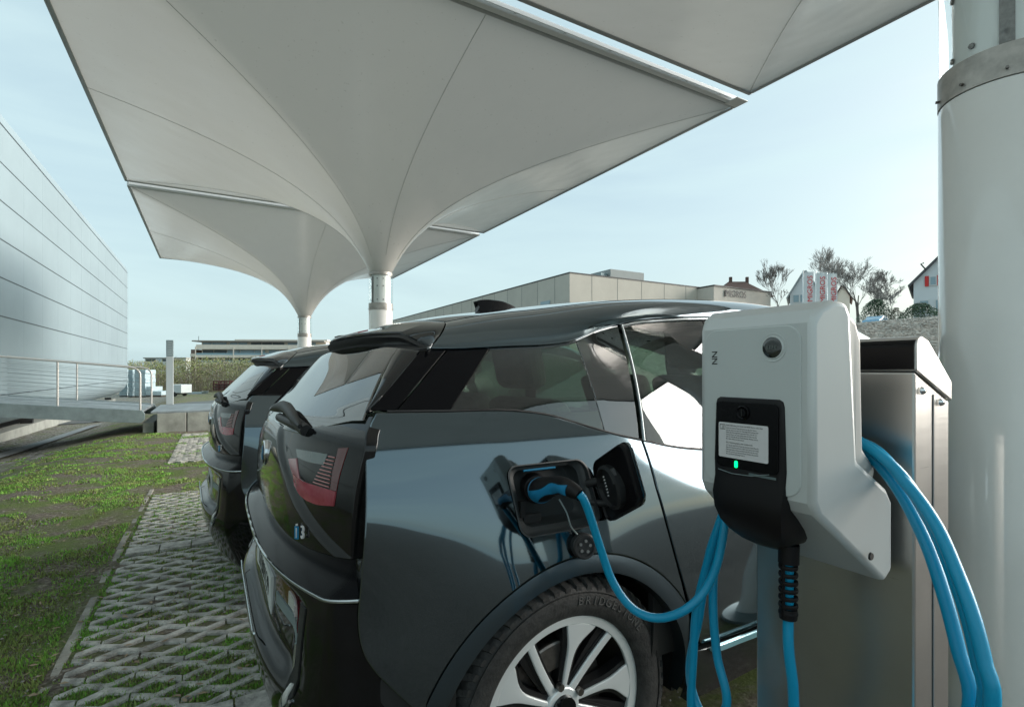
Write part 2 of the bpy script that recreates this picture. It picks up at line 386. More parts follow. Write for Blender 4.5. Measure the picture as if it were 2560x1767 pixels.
# gravel crumbs and twigs
mb = MB()
for k in range(3000):
    d = random.uniform(0,1)**1.4*10+1.9; ang = R(random.uniform(-46,20)); x,y = math.sin(R(30)+ang)*d, math.cos(R(30)+ang)*d
    if x > 1.6: continue
    r_ = random.uniform(.0025,.006)*(1+.10*d); z = g(x,y)+.012
    c = Vector((x,y,z)); a = [Vector((random.uniform(-1,1),random.uniform(-1,1),random.uniform(-.5,.5))).normalized()*r_*random.uniform(.6,1.3) for _ in range(5)]
    top = c+Vector((0,0,r_*.7)); ring = [c+Vector((math.cos(q)*r_*random.uniform(.7,1.3),math.sin(q)*r_*random.uniform(.7,1.3),random.uniform(-.3,.3)*r_)) for q in (0,1.26,2.5,3.77,5.0)]
    mb.add([top]+ring, [(0,i+1,(i+1)%5+1) for i in range(5)])
o = mb.build('gravel', mat('gravel_stone',(.15,.14,.12),.8,col2=(.36,.35,.32),nscale=3)); o['kind']='stuff'; o['label']='loose pale gravel crumbs scattered over soil and paving'

V=[];F=[]
for k in range(2600):
    d = random.uniform(0,1)**1.3*9+1.9; ang = R(random.uniform(-46,16)); x,y = math.sin(R(30)+ang)*d, math.cos(R(30)+ang)*d
    if x > 1.2: continue
    z = g(x,y)+.016+(.035*noise.noise((x*1.3,y*1.3,0))+.018*noise.noise((x*5,y*5,3)) if not inside_paver(x,y) else 0)
    a = random.uniform(0,6.28); l = random.uniform(.006,.020)*(1+.06*d); wd = l*random.choice((.12,.2,.45)); c,s_ = math.cos(a),math.sin(a); n=len(V); t_=random.uniform(-.4,.4)*l
    V += [(x-c*l,y-s_*l,z),(x+s_*wd,y-c*wd,z+.003),(x+c*l,y+s_*l,z+t_*.5+.003),(x-s_*wd,y+c*wd,z+.002)]; F.append((n,n+1,n+2,n+3))
me = bpy.data.meshes.new('leaf_litter'); me.from_pydata(V,[],F); me.materials.append(mat('dead_leaf',(.16,.105,.06),.8,col2=(.42,.33,.22),nscale=2))
o = new_obj('leaf_litter', me); o['kind']='stuff'; o['label']='dead leaves and bits of twig lying in the grass and paving'

# road and pale path beyond the bridge
def ribbon(pts, wd, dz, name, m, n=40):
    C = crom(pts, n); Pp=[]
    for i,(x,y) in enumerate(C):
        a = Vector(C[min(i+1,n-1)])-Vector(C[max(i-1,0)]); a.normalize(); nn = Vector((-a.y,a.x))
        Pp.append([(x+nn.x*s*wd/2, y+nn.y*s*wd/2, g(x+nn.x*s*wd/2,y+nn.y*s*wd/2)+dz) for s in np.linspace(-1,1,5)])
    return struct(MB().sheet(Pp).build(name, m, smooth=60))
ribbon([(-9,27),(-3,30),(2,35),(9,44),(22,58),(50,80)], 5.0, .03, 'road', M['asph'])
ribbon([(-5.1,7.0),(-4.75,11.8),(-4.0,15.6),(-3.6,24)], .42, .045, 'path', mat('path_edge',(.30,.32,.33),.9,noise_amt=.2,nscale=8))

# ------------------------------------------------------------------ funnel canopies
mm = bpy.data.materials.new('membrane'); mm.use_nodes = True; t = mm.node_tree; p = t.nodes['Principled BSDF']; out = t.nodes['Material Output']
p.inputs['Roughness'].default_value = .30; p.inputs['Specular IOR Level'].default_value = .6; p.inputs['Coat Weight'].default_value = .7; p.inputs['Coat Roughness'].default_value = .15
tc2 = t.nodes.new('ShaderNodeTexCoord'); n2 = t.nodes.new('ShaderNodeTexNoise'); n2.inputs['Scale'].default_value = .8; n2.inputs['Detail'].default_value = 6
t.links.new(tc2.outputs['Object'], n2.inputs['Vector']); r2 = t.nodes.new('ShaderNodeValToRGB')
r2.color_ramp.elements[0].color = (.47,.455,.43,1); r2.color_ramp.elements[1].color = (.57,.55,.515,1); t.links.new(n2.outputs['Fac'], r2.inputs['Fac'])
n3 = t.nodes.new('ShaderNodeTexNoise'); n3.inputs['Scale'].default_value = 26; n3.inputs['Detail'].default_value = 3; t.links.new(tc2.outputs['Object'], n3.inputs['Vector'])
r3 = t.nodes.new('ShaderNodeValToRGB'); r3.color_ramp.elements[0].position = .25; r3.color_ramp.elements[0].color = (.72,.71,.68,1); r3.color_ramp.elements[1].position = .33; r3.color_ramp.elements[1].color = (1,1,1,1); t.links.new(n3.outputs['Fac'], r3.inputs['Fac'])
m3 = t.nodes.new('ShaderNodeMix'); m3.data_type='RGBA'; m3.blend_type='MULTIPLY'; m3.inputs[0].default_value = 1; t.links.new(r2.outputs[0], m3.inputs[6]); t.links.new(r3.outputs[0], m3.inputs[7]); t.links.new(m3.outputs[2], p.inputs['Base Color'])
n4 = t.nodes.new('ShaderNodeTexNoise'); n4.inputs['Scale'].default_value = 1.3; n4.inputs['Detail'].default_value = 2; t.links.new(tc2.outputs['Object'], n4.inputs['Vector']); b4 = t.nodes.new('ShaderNodeBump'); b4.inputs['Strength'].default_value = .35; b4.inputs['Distance'].default_value = .12; t.links.new(n4.outputs['Fac'], b4.inputs['Height']); t.links.new(b4.outputs[0], p.inputs['Normal'])
tr = t.nodes.new('ShaderNodeBsdfTranslucent'); tr.inputs['Color'].default_value = (.80,.77,.72,1)
ms = t.nodes.new('ShaderNodeMixShader'); ms.inputs[0].default_value = .19
t.links.new(p.outputs[0], ms.inputs[1]); t.links.new(tr.outputs[0], ms.inputs[2]); t.links.new(ms.outputs[0], out.inputs[0])
M['membrane'] = mm
M['seam'] = mat('membrane_seam', (.46,.46,.44), .5)
M['gutter'] = glowless = mat('gutter_white', (.78,.80,.80), .4)
glowless.node_tree.nodes['Principled BSDF'].inputs['Transmission Weight'].default_value = 0
M['cframe'] = mat('canopy_frame', (.40,.42,.42), .35, .5)
HALF = 3.78; H1 = 3.78; ZE = 4.865; ZB = 2.84; R0 = .165
def canopy_z(dx, dy):
    r = math.hypot(dx,dy); th = math.atan2(dy,dx); Rr = HALF/max(abs(math.cos(th)),abs(math.sin(th)))
    f = math.log(max(r,R0)/R0)/math.log(Rr/R0)
    return ZB + (ZE-ZB)*f**1.27
def canopy(cx, cy, label, near_gutter, HALF=3.78):
    z0 = g(cx,cy)
    root = thing('funnel_canopy', label, 'canopy', (cx,cy,0), 0, 'funnel canopies over the parking row')
    Pp=[]; NT=160; NR=46
    for i in range(NR+1):
        row=[]
        for k in range(NT+1):
            th = 2*math.pi*k/NT; c,s = math.cos(th), math.sin(th)
            Rr = HALF/max(abs(c),abs(s)); Rr = min(Rr, HALF*1.405)
            r = R0*(Rr/R0)**(i/NR); row.append((r*c, r*s, ZB+(ZE-ZB)*(i/NR)**1.27))
        Pp.append(row)
    MB().sheet(Pp).build('membrane', M['membrane'], root, smooth=80, weld=True)
    mb = MB()
    for k in range(8):
        th = math.pi/4*k; c,s = math.cos(th), math.sin(th); Rr = min(HALF/max(abs(c),abs(s)),HALF*1.405)
        pts=[]
        for i in range(4,40):
            r = .30*(Rr*.995/.30)**((i-4)/35); f = math.log(r/R0)/math.log(HALF/max(abs(c),abs(s))/R0)
            pts.append((r*c,r*s,ZB+(ZE-ZB)*f**1.27-.002))
        mb.tube(pts, .0032, 5)
    mb.build('seam', M['seam'], root, smooth=60)
    fr = MB()
    h = HALF; e = .04
    fr.box(-h-e,h+e,-h-e,-h+.012,ZE-.015,ZE+.11); fr.box(-h-e,h+e,h-.012,h+e,ZE-.015,ZE+.11)
    fr.box(-h-e,-h+.012,-h+.012,h-.012,ZE-.015,ZE+.11); fr.box(h-.012,h+e,-h+.012,h-.012,ZE-.015,ZE+.11)
    fr.build('edge_frame', M['cframe'], root, bevel=.01)
    if near_gutter:
        gt = MB(); gt.box(-h,h,-h-.125,-h-.054,ZE-.02,ZE+.02); gt.box(-h,h,-h-.150,-h-.139,ZE+.0,ZE+.05)
        k = -h+.3
        while k < h: gt.box(k,k+.03,-h-.139,-h-.1255,ZE+.0,ZE+.012); k += .62
        gt.box(h-.22,h+.0,-h-.24,-h-.052,ZE-.035,ZE-.022)
        gt.build('gutter', M['gutter'], root, bevel=.004)
    # column: core, base tube, collar, plexiglass sleeve with bolts
    core = MB().lathe([(.150,2.30),(.150,2.90)], 40).build('column_core', M['polew'], root, smooth=50)
    MB().lathe([(.19,z0-.2),(.19,2.228),(.187,2.233)], 48).build('column', M['polew'], root, smooth=50)
    rg = MB().lathe([(.192,2.235),(.192,2.345),(.18,2.348),(.136,2.348),(.136,2.235)], 48, closed=True)
    rg.build('collar', M['ringm'], root, smooth=40)
    MB().lathe([(.15,2.845),(.19,2.845),(.19,2.80),(.15,2.80)],48,closed=True).build('upper_collar', M['ringm'], root, smooth=40)
    MB().lathe([(.186,2.35),(.186,2.80),(.189,2.80),(.189,2.35)], 48, closed=True).build('plexiglass_sleeve', M['plexi'], root, smooth=50)
    bt = MB()
    for k in range(10):
        a = 2*math.pi*k/10+.3; c,s = math.cos(a), math.sin(a)
        for z in (2.26,2.40,2.62,2.74):
            q = Vector((c*.145,s*.145,z)) if z > 2.3 else Vector((c*.19,s*.19,z))
            bt.tube([q, q+Vector((c,s,0))*.013], .010 if z>2.3 else .005, 6)
        if k % 5 == 0:
            tdir = Vector((-s,c,0)); bt.obox((c*.150,s*.150,2.56), tdir*.02, (0,0,.22), Vector((c,s,0))*.008)
    bt.build('bolt_set', M['steel'], root)
    MB().lathe([(.30,z0-.02),(.30,z0+.03),(.21,z0+.045),(.192,z0+.05)],40).build('base_flange', M['galv'], root, smooth=40)
    return root
canopy(2.46, .735, 'cream funnel canopy overhead whose thick pole stands behind the steel pedestal', False, 3.61)
canopy(2.42, 8.48, 'large cream funnel canopy in the middle with its slim pole behind the near car', True)
canopy(2.42, 16.42, 'far cream funnel canopy, smallest in view, behind the large middle one', True)

# ------------------------------------------------------------------ big metal hall on the left
hm = mat('hall_cladding', (.28,.35,.38), .75, .0, .12, noise_amt=.06, nscale=.25)
M['seamd'] = mat('cladding_joint', (.06,.08,.09), .6)
hall = thing('metal_hall', 'big windowless hall clad in pale blue grey metal panels with a curved foot', 'building', (-4.5, 0, 0))
prof = [(-.30,7.80),(-.10,7.76),(-.02,7.60),(0,7.3),(0,.62),(-.03,.40),(-.14,.16),(-.36,-.08),(-.75,-.28),(-1.4,-.38),(-18,-.38),(-18,7.80)]
YA, YB = -14., 40.8
def hp(p_, k): return (p_[0], YA if k==0 else YB, p_[1])
MB().prism(prof, hp).build('wall', hm, hall, smooth=35)
mb = MB()
for z in (7.39,6.43,5.48,4.52,3.57,2.61,.64): mb.box(-.02,.006,YA+.1,YB-.01,z-.014,z+.014)
mb.build('panel_joint', M['seamd'], hall)
mb = MB(); y = YA+1.2
while y < YB: mb.box(-.02,.001,y,y+.005,.66,7.3); y += 1.9
mb.build('vertical_joint', mat('joint_light',(.295,.365,.395),.75,0,.12), hall)
mb = MB().box(-1.0,-.55,YA,YB-.5,-1.1,-.50); mb.build('plinth', mat('plinth_conc',(.34,.35,.32),.85,noise_amt=.2,nscale=2), hall)
mb = MB()
for y in (12.,15.5,19.,23.,27.,31.,35.,39.): MB().box(-.9,-.6,y,y+.18,-.50,-.38).build('foot_bracket', M['plast'], hall)

# ------------------------------------------------------------------ foot bridge with railings, concrete abutment, lamp post
br = thing('foot_bridge', 'steel footbridge with a grey deck leading up to the metal hall', 'bridge', (-1.4, 16.7, 0))
def bz(x): return .29 + .10*max(0,-(x))   # local x from -1.4 leftwards
X0B, X1B = -9.0, .35
mb = MB(); Pp=[[(x, y, bz(x)+.0) for x in np.linspace(X0B, .0, 40)] for y in (-1.45,1.45)]
Q=[[ (a,b,c-.05) for a,b,c in r_] for r_ in Pp]; mb.slab(Pp,Q); mb.build('deck', M['deck'], br)
mb = MB(); 
for i in range(46):
    x = -i*.2-.1; mb.box(x-.006,x+.006,-1.43,1.43,bz(x)-.01,bz(x)+.0045)
mb.build('deck_joint', M['galv'], br)
for s in (-1,1):
    y0,y1 = (s*1.53, s*1.45); y0,y1=min(y0,y1),max(y0,y1)
    poly=[(X0B,bz(X0B)+.02),(.0,bz(0)+.02),(.06,bz(0)-.06),(.06,bz(0)-.20),(0,bz(0)-.27),(-.05,bz(0)-.28),(X0B,bz(X0B)-.29)]
    MB().prism(poly, lambda q,k,y0=y0,y1=y1:(q[0], y0 if k==0 else y1, q[1])).build('edge_beam', M['galv'], br, bevel=.006)
def railing(y, label, px):
    rt = thing('bridge_railing', label, 'railing', (-1.4, 16.7+y, 0), 0, 'railings on the footbridge')
    top = [(X0B,0,bz(X0B)+1.02)]+[(x,0,bz(x)+1.02) for x in (-6,-3,-1,-.22)]
    arc = [(-.22+.18*math.sin(a), 0, bz(-.1)+.84+.18*math.cos(a)) for a in np.linspace(.15,math.pi/2,7)]
    MB().tube(top+arc+[(-.04,0,bz(0)+.3),(-.04,0,bz(0)+.005)], .024, 10).build('handrail', M['rail'], rt, smooth=60)
    for x in px: MB().tube([(x,0,bz(x)+.003),(x,0,bz(x)+1.0)], .021, 10).build('post', M['rail'], rt, smooth=60)
    mb = MB()
    for k in range(9):
        h = .12+k*.095; mb.tube([(X0B,0,bz(X0B)+h),(-.05,0,bz(0)+h)], .004, 5)
    mb.build('wire', mat('rail_wire%d'%len(px),(.33,.38,.40),.35,.6), rt)
railing(-1.40, 'nearer steel railing of the footbridge with wires and rounded end', (-1.56,-3.1,-4.6,-6.1,-7.6))
railing(1.40, 'farther steel railing of the footbridge, behind the nearer one', (-1.70,-3.3,-5.0,-6.6))
ab = thing('concrete_abutment', 'row of rough grey concrete blocks carrying the end of the footbridge', 'abutment', (-1.15,16.7,-.5))
x = 0.05; 
for wd in (.62,.50,.56,.60,.58,.6,.55):
    MB().box(x,x+wd-.02,-1.55,1.6,-.2,.72).build('block', M['conc'], ab, bevel=.015); x += wd
MB().box(-.08,x,-1.5,1.55,.724,.765).build('cover_plate', M['deck'], ab, bevel=.006)
MB().box(-.25,-.02,-1.35,1.45,-.2,.50).build('bearing', M['conc'], ab, bevel=.02)
lp = thing('light_column', 'square pale metal light column standing beside the footbridge end', 'lamp', (-1.02,18.45,.247))
mb = MB().box(-.09,.09,-.09,.09,0,1.42); mb.build('shaft', mat('column_paint',(.56,.62,.63),.6), lp, bevel=.008)
MB().box(-.088,.088,-.088,.088,1.424,1.90).build('lamp_head', mat('lamp_louvre',(.30,.38,.40),.5), lp, bevel=.008)
mb = MB()
for k in range(6): mb.box(-.05,.05,-.094,-.086,1.47+k*.07,1.49+k*.07)
mb.build('louvre', mat('louvre_l',(.45,.52,.53),.5), lp)

# ------------------------------------------------------------------ stacked goods, trailer, crates by the road
wrap = mat('shrink_wrap', (.50,.62,.66), .35, 0, .5, noise_amt=.16, nscale=5, bump=.3, bscale=12)
pal = mat('pallet_wood', (.06,.05,.04), .8)
def at(px, d): r = (px-1280)/1309*d; return (.5*d+.8660254*r, .8660254*d-.5*r)
def zat(py, d): return 1.265+(925-py)*d/1309
def facing(px,d,rz=None): x,y = at(px,d); return x,y
def goods(px0, px1, top, bot, d, label, depth=1.0, rows=4):
    x,y = at((px0+px1)/2,d); wd=(px1-px0)/1309*d; zb=zat(bot,d); h=zat(top,d)-zb
    t_ = thing('wrapped_pallet', label, 'pallet', (x,y,zb), R(-30), 'shrink wrapped goods by the hall corner')
    MB().box(-wd/2+.03,wd/2-.03,-depth/2,depth/2,0,.10).build('pallet', pal, t_)
    mb = MB(); n=max(1,int(h/.28))
    for k in range(n):
        z0=.10+(h-.10)*k/n; z1=.10+(h-.10)*(k+1)/n; j=.012*((k%2)*2-1)
        mb.box(-wd/2+.01+j,wd/2-.01+j,-depth/2,depth/2,z0+.004,z1-.004)
    mb.build('wrapped_load', wrap, t_, bevel=.02)
goods(311.5,332,924,992,36.5,'tall light blue wrapped stack beside the hall corner')
goods(333,345,924,993,35.5,'narrow tall light blue wrapped stack, second from the hall corner')
goods(349,377,924,992,34.8,'wide tall light blue wrapped stack right of the dark gap')
goods(377.5,394,966,991,34.5,'waist-high light blue wrapped stack beside the tall ones')
goods(394.5,417,977,991,34.2,'lowest light blue wrapped stack beside the light column')
tw = thing('box_trailer', 'small white box trailer parked behind the light column', 'trailer', (*at(449,44),zat(990,44)), R(-38))
MB().box(-.75,.65,-.6,.6,.28,.98).build('body', mat('trailer_white',(.66,.70,.70),.5), tw, bevel=.03)
MB().box(-.72,.6,-.5,.5,.20,.276).build('chassis', M['plast'], tw)
for s in (-1,1): MB().lathe([(.05,-.07),(.19,-.07),(.21,0),(.19,.07),(.05,.07)],20,(.0,s*.55,.19),'y').build('wheel', M['rubber'], tw, smooth=40)
MB().tube([(.6,0,.24),(1.15,0,.28)],.03,8).build('drawbar', M['galv'], tw)
rc = thing('mesh_crate', 'dark red steel mesh crate in front of the hedge', 'crate', (*at(563,50),zat(975,50)), R(-38))
M['dkred'] = mat('crate_red', (.10,.022,.022), .6, noise_amt=.3, nscale=6)
mb = MB(); W_,H_,D_=1.65,.86,1.0
for xx_ in (-W_/2, -W_/6, W_/6, W_/2):
    for yy_ in (-D_/2,D_/2): mb.box(xx_-.04,xx_+.04,yy_-.04,yy_+.04,0,H_)
for zz_ in (.06,.34,.60,H_):
    for yy_ in (-D_/2,D_/2): mb.box(-W_/2,W_/2,yy_-.05,yy_+.05,zz_-.05,zz_+.03)
    for xx_ in (-W_/2,W_/2): mb.box(xx_-.05,xx_+.05,-D_/2,D_/2,zz_-.05,zz_+.03)
mb.build('frame', M['dkred'], rc)
MB().box(-W_/2+.08,W_/2-.08,-D_/2+.08,D_/2-.08,.05,.62).build('contents', mat('crate_load',(.10,.05,.045),.8,col2=(.3,.25,.22),nscale=5), rc)
st = MB()
st.box(-.72,.72,-.5,.5,.02,.10); st.box(-.66,.6,-.45,.45,.102,.17); st.box(-.60,.66,-.42,.42,.172,.24); st.box(.56,.70,-.45,.45,.24,.33)
o = st.build('sheet_stack', mat('sheet_metal',(.42,.50,.52),.3,.6), None, bevel=.01, loc=(*at(497,50),zat(986,50))); o.rotation_euler=(0,0,R(-35)); tag(o,'low stack of grey metal sheets lying by the road in front of the hedge','metal sheets')

# ------------------------------------------------------------------ hedge of young shrubs
V=[];F=[];MI=[]
def hedge_pt():
    px = random.uniform(318,880); d = random.uniform(56,66); return px,d
for k in range(1300):
    px,d = hedge_pt(); x,y = at(px,d); zb = zat(1000,d); top = zat(896+14*noise.noise((px*.03,d*.2,0))+12*noise.noise((px*.16,d,3)) + (6 if px<420 else 0),d)
    h = (top-zb)*random.uniform(.6,1.03); n=len(V); wd=random.uniform(.015,.04); lx=random.uniform(-.5,.5); ly=random.uniform(-.5,.5)
    V += [(x-wd,y,zb),(x+wd,y,zb),(x+lx,y+ly,zb+h)]; F.append((n,n+1,n+2)); MI.append(0)
for k in range(52000):
    px,d = hedge_pt(); x,y = at(px,d); zb = zat(1000,d); top = zat(898+14*noise.noise((px*.03,d*.2,0))+12*noise.noise((px*.16,d,3)) + (6 if px<420 else 0),d)
    u = random.random()**.8; z = zb+(top-zb)*u; cl = noise.noise((x*.9,y*.9,z*1.3))
    if cl < -.18: continue
    s = random.uniform(.045,.11); a=Vector((random.gauss(0,1),random.gauss(0,1),random.gauss(0,1))).normalized(); b=a.orthogonal().normalized(); c=a.cross(b)
    q=Vector((x,y,z)); n=len(V); V += [q+b*s,q+c*s*.6,q-b*s,q-c*s*.6]; F.append((n,n+1,n+2,n+3)); MI.append(1 if cl+random.uniform(-.3,.3)>.0 else (2 if random.random()<.7 else 0))
me = bpy.data.meshes.new('hedge'); me.from_pydata([tuple(v) for v in V],[],F)
for m_ in (mat('hedge_twig',(.26,.21,.16),.85), mat('hedge_leaf',(.20,.235,.07),.7,col2=(.34,.36,.15),nscale=1.5), mat('hedge_leaf_dry',(.32,.28,.20),.8)): me.materials.append(m_)
me.polygons.foreach_set('material_index', MI); o = new_obj('hedge', me); o['kind']='stuff'; o['label']='long thicket of twiggy shrubs with young leaves along the road'

# ------------------------------------------------------------------ apartment building behind the hedge
def facade_frame(px, d, rz): x,y = at(px,d); return (x,y,0), rz
M['cream'] = mat('render_cream', (.72,.66,.57), .8, noise_amt=.06, nscale=1)
M['bwin'] = mat('window_glass_far', (.22,.32,.37), .12, 0, .8)
M['bdark'] = mat('window_dark', (.06,.08,.09), .3)
M['bblue'] = mat('balcony_glass', (.25,.38,.44), .2)
ap = thing('apartment_block', 'long cream apartment block with flat roof and blue glass balconies beyond the hedge', 'building', (*at(489,125),0), R(-30+4))
zl = [zat(y_,125) for y_ in (851,869,890,908,930)]   # slab tops
Wd = 30.0
MB().box(0.6,Wd,1.6,9,zl[4]-2,zl[0]-.2).build('wall', M['cream'], ap)
MB().box(-.9,Wd,0,9.3,zl[0]-.25,zl[0]+.05).build('roof', mat('roof_dark',(.30,.28,.25),.7), ap)
MB().box(4.9+3,Wd,2.5,8,zl[0]+.054,zl[0]+.45).build('roof_housing', M['cream'], ap)
for k in (1,2,3):
    MB().box(-.2,Wd,0.1,1.6,zl[k]-.35,zl[k]+.28).build('balcony_slab', M['cream'], ap)
    MB().box(0,Wd-.1,.16,.22,zl[k]+.284,zl[k]+.75).build('balcony_rail', M['bblue'] if k>1 else M['cream'], ap)
rs = random.Random(3)
for k,(zt,zb_) in enumerate(((zl[0]-.27,zl[1]+.3),(zl[1]-.37,zl[2]+.3),(zl[2]-.37,zl[3]+.3))):
    x = .9
    while x < Wd-3:
        wd = rs.uniform(1.6,3.4); m_ = M['bwin'] if rs.random()<.65 else M['bdark']
        MB().box(x,x+wd,1.50,1.59,zb_,zt-.12).build('window', m_, ap); x += wd+rs.choice((.15,.2,.9))
for x in (-.15,8.6,15.2,21.5,27.):
    MB().box(x,x+.22,-.02,.09,zl[4]-2,zl[1]+.2).build('pillar', M['cream'], ap)
MB().box(-1.4,-.3,.6,8,zl[4]-2,zl[1]-.4).build('side_wall', mat('side_brick',(.17,.12,.10),.8), ap)
MB().box(-1.5,.2,.5,.9,zl[2]-.1,zl[2]+.6).build('side_balcony', M['cream'], ap)
MB().tube([(.2,1,zl[0]),(.2,1,zl[0]+1.1)],.05,6).build('antenna', M['plast'], ap)
lb = thing('low_building', 'low pale building with dark window bands behind the hedge, left of the apartment block', 'building', (*at(362,150),0), R(-30))
z0_,z1_ = zat(925,150), zat(893.5,150)
MB().box(0,11.8,0,8,z0_,z1_-.3).build('wall', mat('pale_wall',(.55,.58,.56),.8), lb)
MB().box(-.3,12.0,-.3,8.3,z1_-.296,z1_).build('roof', mat('roof_g',(.30,.30,.27),.8), lb)
MB().box(.4,6.2,-.05,-.01,zat(903,150),zat(897.5,150)).build('window', M['bdark'], lb)
MB().box(6.8,10.2,-.05,-.01,zat(905,150),zat(900,150)).build('window', M['bdark'], lb)
MB().box(3.2,5.0,-.08,-.052,zat(904,150),zat(896,150)).build('door', mat('pale_door',(.5,.6,.66),.5), lb)

# ------------------------------------------------------------------ long concrete shopping hall on the right
M['pconc'] = mat('precast_panel', (.50,.47,.41), .8, noise_amt=.07, nscale=.35)
M['pconcs'] = mat('precast_grey', (.34,.36,.35), .8, noise_amt=.07, nscale=.35)
mg_ = thing('shopping_hall', 'long flat roofed beige concrete hall with dark lettering above the near car', 'building', (29.0,39.5,0))
ZT = 10.27; ZR = zat(752,61.)
MB().box(0,21.8,0,58,-3,ZT).build('wall', M['pconc'], mg_)
MB().box(-.03,21.9,-.03,58.1,ZT-.0,ZT+.12).build('coping', M['plast'], mg_)
mb = MB(); y=2.4
while y < 58: mb.box(-.012,.02,y,y+.06,-3,ZT-.02); y += 3.1
x=2.6
while x < 21: mb.box(x,x+.05,-.012,.02,-3,ZT-.02); x += 3.2
mb.build('panel_joint', mat('joint_g',(.25,.25,.23),.9), mg_)
MB().box(5.8,10.3,1.0,4.2,ZT+.124,ZT+1.12).build('roof_housing', M['pconcs'], mg_)
MB().box(4.9,5.7,1.4,3,ZT+.124,ZT+.75).build('vent_unit', M['galv'], mg_)
wn = MB().box(-.06,-.014,3.2,4.9,zat(758,50.5),zat(747,50.5)).build('window', M['bwin'], mg_)
# lower entrance wing with the sign
zt_w = ZT-.12
MB().box(17.2,26.9,-2.2,18,-3,zt_w).build('wing', mat('wing_wall',(.50,.47,.42),.8,noise_amt=.06,nscale=.4), mg_)
MB().box(17.15,27.0,-2.3,18.1,zt_w+.004,zt_w+.14).build('wing_coping', M['plast'], mg_)
MB().box(23.2,26.7,-2.26,-2.205,5.2,8.55).build('entrance_recess', M['bdark'], mg_)
text_mesh('MIGROS', 1.0, 'lettering', mat('sign_dark',(.06,.055,.06),.6), mg_, frame((20.6,-2.35,9.50),(1,0,0),(0,0,1)), .006, space=.95)
MB().box(18.85,19.0,-2.35,-2.25,9.15,9.85).build('sign_bar', M['plast'], mg_)
# gravelly bank rising on the right
def bank(x,y):
    # polar around the camera axis: height rises toward the crest
    return 0
Pp=[]
NB=60
for i in range(NB+1):
    px = 1560+ (4300-1560)*i/NB; row=[]
    for j in range(34):
        u = j/33; d0, d1 = 11.5+3*abs(math.sin(i*.13)), 27.0
        d = d0+(d1-d0)*u; cr = zat(lerp(px,[1560,1900,2138,2235,2335,2600,4300],[860,835,812,803,796,782,770]),27.)
        x,y = at(px,d); z = g(x,y)-.3 + (cr-(g(x,y)-.3))*sm(0,1,u) + .10*noise.noise((x,y,0))*min(1,4*u)+.05*noise.noise((x*3,y*3,0))
        row.append((x,y,z))
    for dd in (34,60,140,400): x,y = at(px,dd); row.append((x,y,cr+ (dd-27)*.008))
    Pp.append(row)
gmb = mat('bank_gravel', (.16,.145,.12), .95, col2=(.50,.46,.40), nscale=5.5, bump=1.0, bscale=7, noise_amt=.3)
struct(MB().sheet(Pp).build('hillside', gmb, smooth=60))
V=[];F=[]
for k in range(9000):
    px = random.uniform(1900,2560); d = 27-random.random()**2*13; x,y=at(px,d); u=(d-13)/14
    cr = zat(lerp(px,[1560,1900,2138,2235,2335,2600,4300],[860,835,812,803,796,782,770]),27.)
    z = g(x,y)-.3+(cr-(g(x,y)-.3))*sm(0,1,max(0,u)); s=random.uniform(.03,.09); q=Vector((x,y,z+s*.3)); n=len(V)
    ring=[q+Vector((math.cos(a)*s*random.uniform(.6,1.3),math.sin(a)*s*random.uniform(.6,1.3),random.uniform(-.4,.2)*s)) for a in (0,1.5,3.1,4.6)]
    V += [tuple(q+Vector((0,0,s*.6)))]+[tuple(r_) for r_ in ring]; F += [(n,n+1+i,n+1+(i+1)%4) for i in range(4)]
me = bpy.data.meshes.new('rubble'); me.from_pydata(V,[],F); me.materials.append(mat('rubble_stone',(.22,.19,.16),.9,col2=(.58,.54,.48),nscale=3))
o = new_obj('rubble', me); o['kind']='stuff'; o['label']='broken stones covering the bank on the right'

# ------------------------------------------------------------------ houses on the rise
def house(px, d, zbase, wd, dp, hw, hr, rz, wall, roofm, name, label, th=.14, ov=.25):
    t_ = thing(name, label, 'house', (*at(px,d), zbase), rz)
    poly=[(-wd/2,0),(wd/2,0),(wd/2,hw),(0,hw+hr),(-wd/2,hw)]
    MB().prism(poly, lambda q,k:(q[0], 0 if k==0 else dp, q[1])).build('wall', wall, t_)
    mb=MB()
    for s in (-1,1):
        n=Vector((s*hr, 0, wd/2)).normalized(); a=Vector((s*(wd/2+ov*wd/2/ (wd/2)),0,hw-ov*hr/(wd/2))); b=Vector((0,0,hw+hr))
        P1=[[tuple(Vector((a.x,yy,a.z))+n*.02),tuple(Vector((b.x,yy,b.z))+n*.02)] for yy in (-ov,dp+ov)]
        P2=[[tuple(Vector(q)+n*th) for q in r_] for r_ in P1]; mb.slab(P1,P2)
    mb.build('roof', roofm, t_)
    return t_
M['tile'] = mat('roof_tile', (.085,.05,.042), .85, noise_amt=.2, nscale=2)
M['wwall'] = mat('white_wall', (.62,.66,.68), .8)
